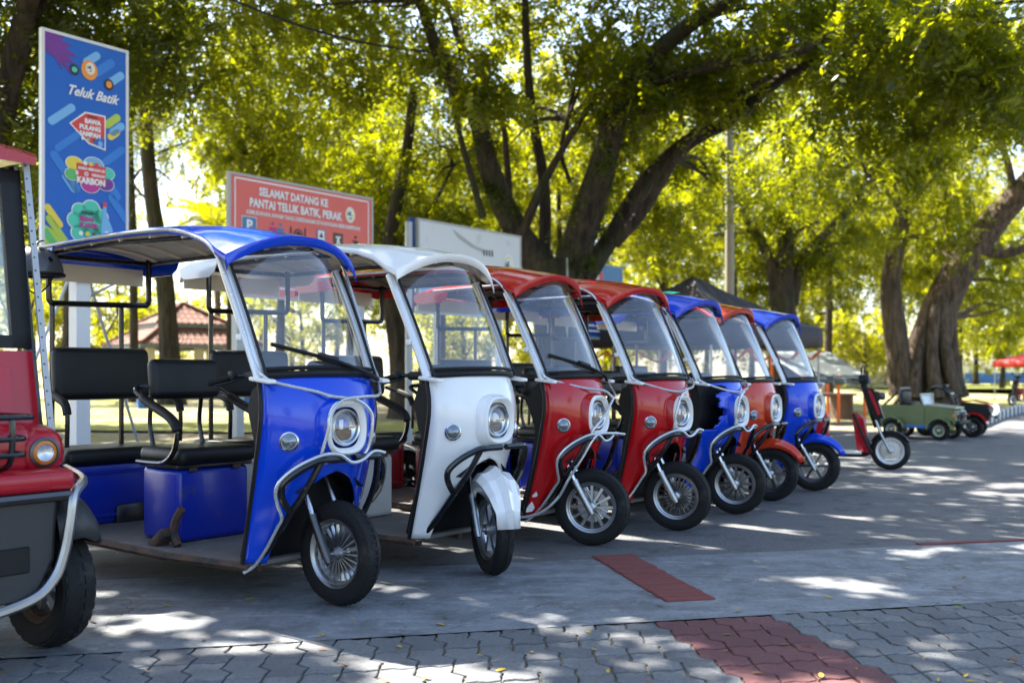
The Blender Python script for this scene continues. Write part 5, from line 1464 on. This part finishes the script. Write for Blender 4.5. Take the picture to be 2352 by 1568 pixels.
# broad multi-stemmed tree behind the signs
Y = 20.0
b0 = gnd(1300, Y)
limbs = [([b0, P(1290, 760, Y), P(1275, 600, Y)], .62, .50),
         ([P(1262, 640, Y), P(1180, 520, Y), P(1128, 400, Y - .3), P(1090, 260, Y - .6), P(1010, 130, Y - 1), P(960, 0, Y - 1.5), P(860, -140, Y - 1.8)], .33, .05),
         ([P(1300, 640, Y), P(1340, 520, Y - .4), P(1385, 380, Y - .8), P(1425, 250, Y - 1.2), P(1500, 130, Y - 1.8), P(1640, 20, Y - 2.5), P(1800, -60, Y - 3)], .40, .08),
         ([P(1340, 640, Y), P(1420, 520, Y + .2), P(1490, 410, Y + .2), P(1590, 320, Y), P(1680, 275, Y - .6), P(1820, 165, Y - 1.6), P(2010, 105, Y - 2.6), P(2120, 40, Y - 3.2), P(2170, -80, Y - 3.6)], .22, .05),
         ([P(1190, 560, Y - .2), P(1240, 440, Y - .4), P(1300, 330, Y - .5), P(1370, 220, Y - .8)], .12, .05),
         ([P(1250, 600, Y + .3), P(1250, 430, Y + .3), P(1225, 280, Y + .2), P(1210, 120, Y), P(1205, -80, Y - .3)], .14, .06),
         ([P(1170, 500, Y + .2), P(1165, 380, Y + .2), P(1145, 250, Y + .2), P(1060, 120, Y + .1)], .09, .04),
         ([P(1110, 500, Y - .6), P(1075, 380, Y - .8), P(1045, 260, Y - 1), P(1015, 110, Y - 1.2)], .08, .04),
         ([P(1410, 560, Y - .3), P(1480, 480, Y - .5), P(1560, 350, Y - .9), P(1640, 260, Y - 1.4), P(1760, 180, Y - 2.2)], .14, .05),
         ([P(1430, 210, Y - 1.2), P(1640, 150, Y - 2.4), P(1830, 120, Y - 3.5), P(1900, 80, Y - 4)], .13, .05),
         ([P(1310, 420, Y - .4), P(1290, 330, Y - .4), P(1340, 180, Y - .6)], .05, .03),
         ([P(1300, 300, Y), P(1335, 150, Y - .2), P(1420, 40, Y - .5)], .06, .03)]
bl = []
def B(u, v, Y, rx, ry, rz, n, k): bl.append((P(u, v, Y), (rx, ry, rz), n, k))
B(1060, 0, 22, 2.8, 2.0, 1.6, 620, 20); B(1350, -40, 21, 2.8, 2.0, 1.5, 620, 20); B(1640, 50, 18.5, 2.4, 2.0, 1.2, 760, 20); B(1920, 10, 18, 2.4, 2.0, 1.2, 760, 18)
B(1150, 180, 17, .8, .9, .45, 120, 6); B(1500, 180, 19, 1.6, 1.6, 1.0, 420, 14); B(850, 40, 19, 2.2, 2.2, 1.4, 600, 18)
B(1700, 170, 19.5, 1.2, 1.0, .6, 240, 9); B(2100, 140, 15.5, 2.0, 2.0, 1.3, 620, 18); B(2260, 60, 15, 2.0, 2.0, 1.4, 560, 16)
B(1350, 300, 22, 2.6, 1.8, 1.6, 520, 18); B(1560, 430, 22.5, 2.0, 1.4, 1.0, 380, 13)
tree('spreading_tree', 'broad multi-stemmed tree with spreading limbs rising behind the signs', b0, limbs, bl, 'leaf_rain', group=None, size=.135, per=15, spread=.48)
rt = [o for o in C.objects if o.name.startswith('spreading_tree')][0]
eb = []
for pts, rr in ((limbs[2][0], .46), (limbs[1][0], .30)):
    for p in catmull(pts, 4)[1:17]:
        eb.append((np.array(p) - np.array(b0), (rr, rr, .35), 34, 5))
em = leaf_mesh(eb, 'climbing_ferns', 'leaf_dark', size=.09, asp=.30, per=13, spread=.30, droop=1.0)
eo = bpy.data.objects.new('climbing_ferns', em); C.objects.link(eo); eo.parent = rt; stuff(eo)
# trees on the left
bl = []
B(520, 120, 24, 3.6, 2.6, 2.4, 1150, 34); B(760, 240, 25, 3.0, 2.4, 2.2, 900, 28); B(420, 10, 22, 3.2, 2.6, 2.0, 900, 26); B(640, 330, 27, 2.4, 2.0, 1.2, 480, 18); B(850, 430, 28, 2.8, 2.0, 1.6, 620, 20)
b0 = gnd(392, 27)
tree('leaning_tree', 'slender leaning tree with a dark trunk behind the tall blue sign', b0, [([b0, P(378, 660, 27), P(352, 480, 27), P(335, 300, 26.8), P(330, 120, 26.5), P(360, -80, 26)], .27, .12), ([P(335, 300, 26.8), P(460, 200, 25.5), P(600, 150, 24.5)], .08, .03), ([P(333, 240, 26.8), P(250, 130, 26), P(200, 0, 25)], .07, .03), ([P(340, 360, 26.9), P(420, 330, 26.5), P(520, 300, 26)], .05, .02), ([P(352, 470, 27), P(305, 420, 27), P(290, 330, 27)], .05, .02)], bl, 'leaf_rain', size=.12, spread=.48)
bl = []
B(150, 20, 15, 1.9, 1.9, 1.4, 620, 18); B(20, 120, 14.5, 1.5, 1.6, 1.5, 520, 16); B(20, 330, 17, 1.0, 1.2, 1.2, 300, 10); B(30, 480, 18, 1.0, 1.0, 1.0, 260, 9); B(300, 60, 17, 1.6, 1.6, 1.0, 420, 12)
b0 = gnd(-95, 14)
tree('shade_tree', 'dark leaning tree trunk at the edge beside the tall blue sign', b0, [([b0, P(-70, 640, 14), P(-20, 380, 14), P(30, 150, 14), P(75, -40, 13.6), P(140, -300, 13)], .22, .12), ([P(10, 230, 14), P(-90, 100, 13.5), P(-200, -60, 13)], .09, .04), ([P(60, 40, 13.8), P(190, -40, 14.5), P(360, -90, 15.5)], .08, .03)], bl, 'leaf_dark', size=.12, spread=.42)
b0 = gnd(308, 29)
bl = []
B(300, 250, 29, 1.3, 1.3, 2.2, 420, 14)
tree('casuarina_tree', 'thin upright tree with feathery grey-green foliage behind the leaning tree', b0, [([b0, P(306, 600, 29), P(300, 380, 29), P(296, 150, 29)], .15, .07), ([P(300, 420, 29), P(340, 380, 28.8), P(400, 420, 28.5)], .05, .02)], bl, 'leaf_casuarina', size=.16, asp=.10, per=22, spread=.6, droop=.9)
b0 = gnd(925, 22)
bl = []
B(800, 560, 23, 1.6, 1.4, 1.0, 330, 12); B(930, 480, 22.5, 1.6, 1.4, 1.3, 430, 14); B(1010, 390, 23, 1.6, 1.5, 1.4, 430, 14)
tree('brown_trunk_tree', 'tree with a plain brown trunk between the white and the first red tricycle', b0, [([b0, P(915, 800, 22), P(893, 660, 22), P(900, 520, 22), P(930, 380, 22.2), P(950, 200, 22.4)], .25, .10), ([P(896, 600, 22), P(990, 480, 22.4), P(1040, 380, 22.8)], .08, .03)], bl, 'leaf_rain', size=.115)
b0 = gnd(528, 25)
tree('thin_tree', 'thin dark tree stem behind the first tricycle windscreen', b0, [([b0, P(530, 700, 25), P(545, 520, 25), P(560, 330, 25)], .12, .06)], [(P(560, 360, 25), (1.4, 1.4, 1.0), 320, 10)], 'leaf_rain')
# trees on the right
bl = []
B(1830, 480, 31, 3.0, 2.2, 1.9, 900, 26); B(1720, 380, 29, 2.6, 2.0, 1.6, 700, 20); B(1960, 420, 31, 2.6, 2.2, 1.8, 700, 20); B(1640, 560, 31, 2.2, 1.8, 1.4, 460, 16); B(1880, 600, 31, 1.8, 1.4, 1.0, 340, 12); B(1740, 610, 32, 1.5, 1.4, .9, 260, 10)
b0 = gnd(1802, 30)
tree('gnarled_tree', 'stout gnarled tree with dark fissured trunk rising behind the dark tent', b0, [([b0, P(1802, 780, 30), P(1800, 690, 30), P(1802, 610, 30), P(1812, 520, 30)], .52, .20), ([P(1782, 700, 30), P(1768, 600, 30), P(1700, 470, 29.5), P(1640, 400, 29)], .22, .07), ([P(1795, 680, 30), P(1800, 560, 30), P(1820, 430, 30), P(1800, 300, 30)], .26, .10), ([P(1818, 700, 30), P(1850, 590, 30), P(1950, 480, 30), P(2000, 400, 30)], .20, .06), ([P(1790, 590, 29.6), P(1835, 530, 29.2), P(1890, 505, 29)], .09, .04)], bl, 'leaf_rain', size=.13, spread=.5)
bl = []
B(2060, 400, 34.5, 3.0, 2.4, 2.0, 850, 26); B(2290, 220, 33, 3.2, 2.8, 1.6, 760, 22); B(2000, 280, 31, 3.0, 2.6, 2.0, 800, 24); B(2200, 170, 29, 3.4, 2.8, 2.2, 900, 26); B(2330, 560, 37, 2.6, 2.2, 1.8, 560, 18); B(2060, 560, 36, 2.2, 1.8, 1.3, 420, 15); B(2150, 600, 38, 1.8, 1.4, 1.0, 300, 12); B(2270, 720, 40, 2.2, 1.8, 1.5, 420, 14); B(2360, 660, 38, 1.6, 1.6, 1.4, 300, 10)
b0 = gnd(2128, 36); b0.z += .05
tree('buttressed_tree', 'huge buttressed tree with pale ridged trunk leaning towards the right', b0, [([b0, P(2125, 860, 36), P(2140, 780, 36), P(2170, 690, 36), P(2225, 590, 35.6), P(2300, 490, 35), P(2380, 400, 34), P(2480, 250, 33)], .88, .32),
      ([P(2075, 905, 35.5), P(2060, 800, 35.5), P(2046, 680, 35.4), P(2052, 600, 35.2), P(2075, 500, 35)], .50, .26),
      ([P(2240, 575, 35.6), P(2330, 580, 35), P(2430, 520, 34)], .22, .09), ([P(2190, 640, 36), P(2180, 540, 36), P(2165, 420, 36), P(2150, 300, 35)], .22, .09), ([P(2330, 455, 34.6), P(2310, 360, 34), P(2260, 240, 33)], .16, .06),
      ([P(2195, 910, 35), P(2172, 800, 35.2), P(2165, 690, 35.6), P(2185, 620, 35.8)], .26, .14), ([P(2150, 915, 34.8), P(2140, 810, 35.1), P(2150, 700, 35.4)], .26, .16), ([P(2215, 912, 35.6), P(2195, 840, 35.8), P(2190, 730, 36)], .20, .12), ([P(2100, 915, 34.9), P(2105, 840, 35.2), P(2130, 740, 35.6)], .24, .16)], bl, 'leaf_rain', 'bark_pale', flare=.45, size=.14, spread=.52)

# overhead trees whose crowns shade the lot (their stems stand outside the view)
KX, KY = -sv.x / sv.z, -sv.y / sv.z
HOLES = [(G(u, v), a, b) for u, v, a, b in ((390, 1436, .15, .10), (880, 1352, .14, .11), (1215, 1356, .26, .15), (1100, 1395, .24, .09), (1130, 1530, .26, .10), (1560, 1500, .26, .12), (2150, 1470, .42, .20), (2000, 1545, .30, .14), (2300, 1530, .2, .1), (1930, 1210, .42, .2), (1750, 1240, .2, .12))]  # gaps cut in the unseen crown so sun patches land on these spots
def sun_gap(x, y, z):
    gx, gy = x + KX * z, y + KY * z
    for c, a, b in HOLES:
        if ((gx - c.x) / a) ** 2 + ((gy - c.y) / b) ** 2 < 1.25: return False
    if gy < 7.5:
        return mnoise.noise((gx * .75 + 3, gy * .95 + 1, 0)) < .55
    return mnoise.noise((gx * 1.3, gy * 1.7, 0)) + .5 * mnoise.noise((gx * 2.9, gy * 3.4, 4)) < .17
def over(label, base, top, blobs, limbs):
    tree('overhead_tree', label, base, [([base, (base[0] + .3, base[1] + .2, 3), (base[0] + .2, base[1] - .1, 6.0), top], .40, .18)] + limbs, blobs, 'leaf_dark', size=.20, asp=.46, per=13, spread=.42, droop=.15, flt=sun_gap)
bl = []
for x, y, z, r, n in OVER_A:
    bl.append(((x, y, z), (r, r, .7), n, 30))
over('tall shade tree whose crown spreads over the parked tricycles', (-10.5, 9.0, -.1), (-9.8, 9.4, 8.4), bl, [([(-10.0, 9.2, 6.6), (-7.6, 10, 8.4), (-4, 11, 9.0), (0, 12, 9.2)], .16, .05), ([(-10, 9.3, 7.2), (-7, 14, 9.0), (-3, 18, 9.8)], .15, .05), ([(-10, 9.1, 6.8), (-9, 5, 8.6), (-6, 3, 9)], .12, .04)])

# small sunlit trees and the far belt of trees
def small_tree(label, u, v, Y, rx, rz, n, mat='leaf_bright', grp='sunlit trees beyond the lot'):
    b0 = gnd(u, Y); c = P(u, v, Y)
    tree('small_tree', label, b0, [([b0, (b0.x + .1, b0.y, (b0.z + c.z) / 2), c], .12 + .02 * rx, .05), ([(b0.x + .05, b0.y, (b0.z + c.z) / 2 - .1), (c.x + rx * .5, c.y, c.z + rz * .2)], .06, .03), ([(b0.x + .05, b0.y, (b0.z + c.z) / 2), (c.x - rx * .5, c.y, c.z + rz * .1)], .06, .03)],
         [(c, (rx, rx * .8, rz), n, max(8, n // 30))], mat, size=.16 if Y < 60 else .27, spread=.5 if Y < 60 else .8, group=grp)
for lbl, u, v, Y, rx, rz, n, mt in (('leafy tree crown filling the gap between the two large signs', 640, 250, 31, 3.6, 2.8, 1100, 'leaf_rain'), ('leafy tree standing behind the red welcome sign', 800, 430, 33, 3.4, 2.8, 1000, 'leaf_bright'), ('leafy tree standing behind the white weathered sign', 1010, 350, 35, 4.0, 3.6, 1300, 'leaf_rain'),
        ('leafy tree seen between the limbs of the multi-stemmed tree', 1280, 330, 36, 4.0, 3.8, 1400, 'leaf_bright'), ('leafy tree right of the multi-stemmed tree', 1520, 420, 37, 4.0, 3.6, 1300, 'leaf_bright'), ('leafy tree behind the lamp post', 1680, 300, 38, 4.2, 3.8, 1300, 'leaf_rain'), ('leafy tree behind the gnarled tree', 1900, 330, 42, 4.6, 4.0, 1300, 'leaf_bright'), ('leafy tree behind the buttressed tree', 2200, 450, 46, 5.0, 4.4, 1300, 'leaf_bright'), ('leafy tree behind the leaning trunk and tall sign', 150, 260, 32, 3.6, 3.0, 900, 'leaf_rain')):
    small_tree(lbl, u, v, Y, rx, rz, n, mt, None)
small_tree('bright yellow-green young tree beside the far pavilions', 1985, 770, 52, 2.2, 1.9, 700)
small_tree('pale leafy young tree between the dark tent and the bright tree', 1885, 720, 58, 2.4, 2.2, 700)
small_tree('low bushy tree beyond the red pop-up tent', 2300, 760, 56, 2.6, 1.8, 650)
small_tree('young tree seen between the broken blue tricycle and the tent', 1560, 720, 40, 2.2, 1.8, 600)
small_tree('round young tree seen under the red tricycle roofs', 1400, 760, 42, 2.0, 1.5, 500)
small_tree('young tree behind the chipped red tricycle', 1250, 740, 40, 2.2, 1.8, 520)
small_tree('leafy young tree behind the white tricycle windscreen', 1060, 740, 38, 2.2, 1.7, 560)
small_tree('low leafy tree right of the gazebo', 690, 720, 40, 2.8, 1.7, 650)
small_tree('sparse leafy tree left of the gazebo', 200, 745, 36, 2.2, 1.6, 420)
small_tree('leafy tree beyond the cart roof', 40, 640, 34, 2.0, 2.4, 460)
for i, (u, v, Y, rx, rz, n) in enumerate(BELT):
    small_tree('tall tree in the far belt of greenery', u, v, Y, rx, rz, n, 'leaf_bright' if i % 3 else 'leaf_rain', 'far belt of trees')
# trees across the open ground in front of the tricycles
belt = [o for o in C.objects if o.parent is None and o.get('group') == 'far belt of trees']
for i, (x, y) in enumerate(((-20, -34), (-2, -44), (18, -36), (40, -16), (46, 12))):
    c = copy_tree(belt[(i * 4 + 1) % len(belt)])
    c.location = (x, y, terr_z(x, y) - .1); c.rotation_euler = (0, 0, i * 1.1); c.scale = (.8, .8, .75)
    c['label'] = 'tree across the open ground facing the parked tricycles'; c['group'] = 'trees facing the row'
# palm
b0 = gnd(492, 44)
pt = thing('palm_tree', 'small palm with arching fronds beside the red welcome sign', 'palm', b0)
top = P(496, 512, 44) - b0
MB().tube(catmull([(0, 0, 0), (.15, 0, top.z * .5), top], 5), [.17 - .06 * i / 10 for i in range(11)], 10).build('trunk', 'bark_pale', pt)
fr = MB()
for i in range(16):
    t = i / 15; x = 1.9 * t; z = .75 * t - 1.25 * t * t
    for s in (-1, 1):
        for dz in (0,):
            L_ = .55 * math.sin(math.pi * min(1, t * .9 + .12))
            fr.add([(x, 0, z), (x + .18, s * L_ * .5, z - .06), (x + .30, s * L_, z - .28), (x + .10, s * L_ * .5, z - .10)], [(0, 1, 2, 3)])
fr.tube([(1.9 * t, 0, .75 * t - 1.25 * t * t) for t in np.linspace(0, 1, 10)], .015, 4)
fme = fr.mesh('frond', 'leaf_bright', smooth=False)
for i in range(15):
    o = bpy.data.objects.new('frond', fme); C.objects.link(o); o.parent = pt
    o.location = top; o.rotation_euler = (0, R(random.uniform(-38, 26)), R(i * 24 + random.uniform(-8, 8)))

# fallen leaves
lm = {}
for m in ('leaf_yellow', 'leaf_brown', 'leaf_green'):
    b = MB()
    prof = [(0, .0), (.22, .42), (.5, .5), (.8, .3), (1, 0)]
    V = [(t, w * .42, .10 * w + .05 * t * t) for t, w in prof] + [(t, 0, .05 * t * t) for t, w in prof] + [(t, -w * .42, .10 * w + .05 * t * t) for t, w in prof]
    F = [(k, k + 1, 5 + k + 1, 5 + k) for k in range(4)] + [(5 + k, 5 + k + 1, 10 + k + 1, 10 + k) for k in range(4)]
    b.add(V, F); lm[m] = b.mesh('fallen_leaf', m)
lab = {'leaf_yellow': 'small yellow fallen leaf lying on the paving', 'leaf_brown': 'curled brown fallen leaf lying on the paving', 'leaf_green': 'small green fallen leaf lying on the paving'}
spots = [(700, 1402, 2), (1230, 1353, 1), (1080, 1492, 1), (680, 1500, 0), (1230, 1500, 0), (1300, 1380, 1), (1560, 1270, 1), (1750, 1200, 0), (1700, 1432, 0)]
for i in range(130):
    v = 1568 - (1568 - 1090) * random.random() ** 1.35
    u = random.uniform(-40, 2400)
    if v < 1180 and u < 1700: continue
    p = G(u, v)
    mt = random.choices(('leaf_yellow', 'leaf_brown', 'leaf_green'), (5, 4, 2))[0]
    o = bpy.data.objects.new('fallen_leaf', lm[mt]); C.objects.link(o)
    s = random.uniform(.025, .06)
    o.location = (p.x, p.y, .004); o.scale = (s, s * random.uniform(.7, 1.1), s); o.rotation_euler = (R(random.uniform(-8, 8)), R(random.uniform(-10, 4)), random.uniform(0, 6.28))
    tag(o, lab[mt], 'leaf', 'fallen leaves on the ground, ' + mt[5:])
print('LEAVES', LEAVES[0], 'OBJECTS', len(bpy.data.objects))
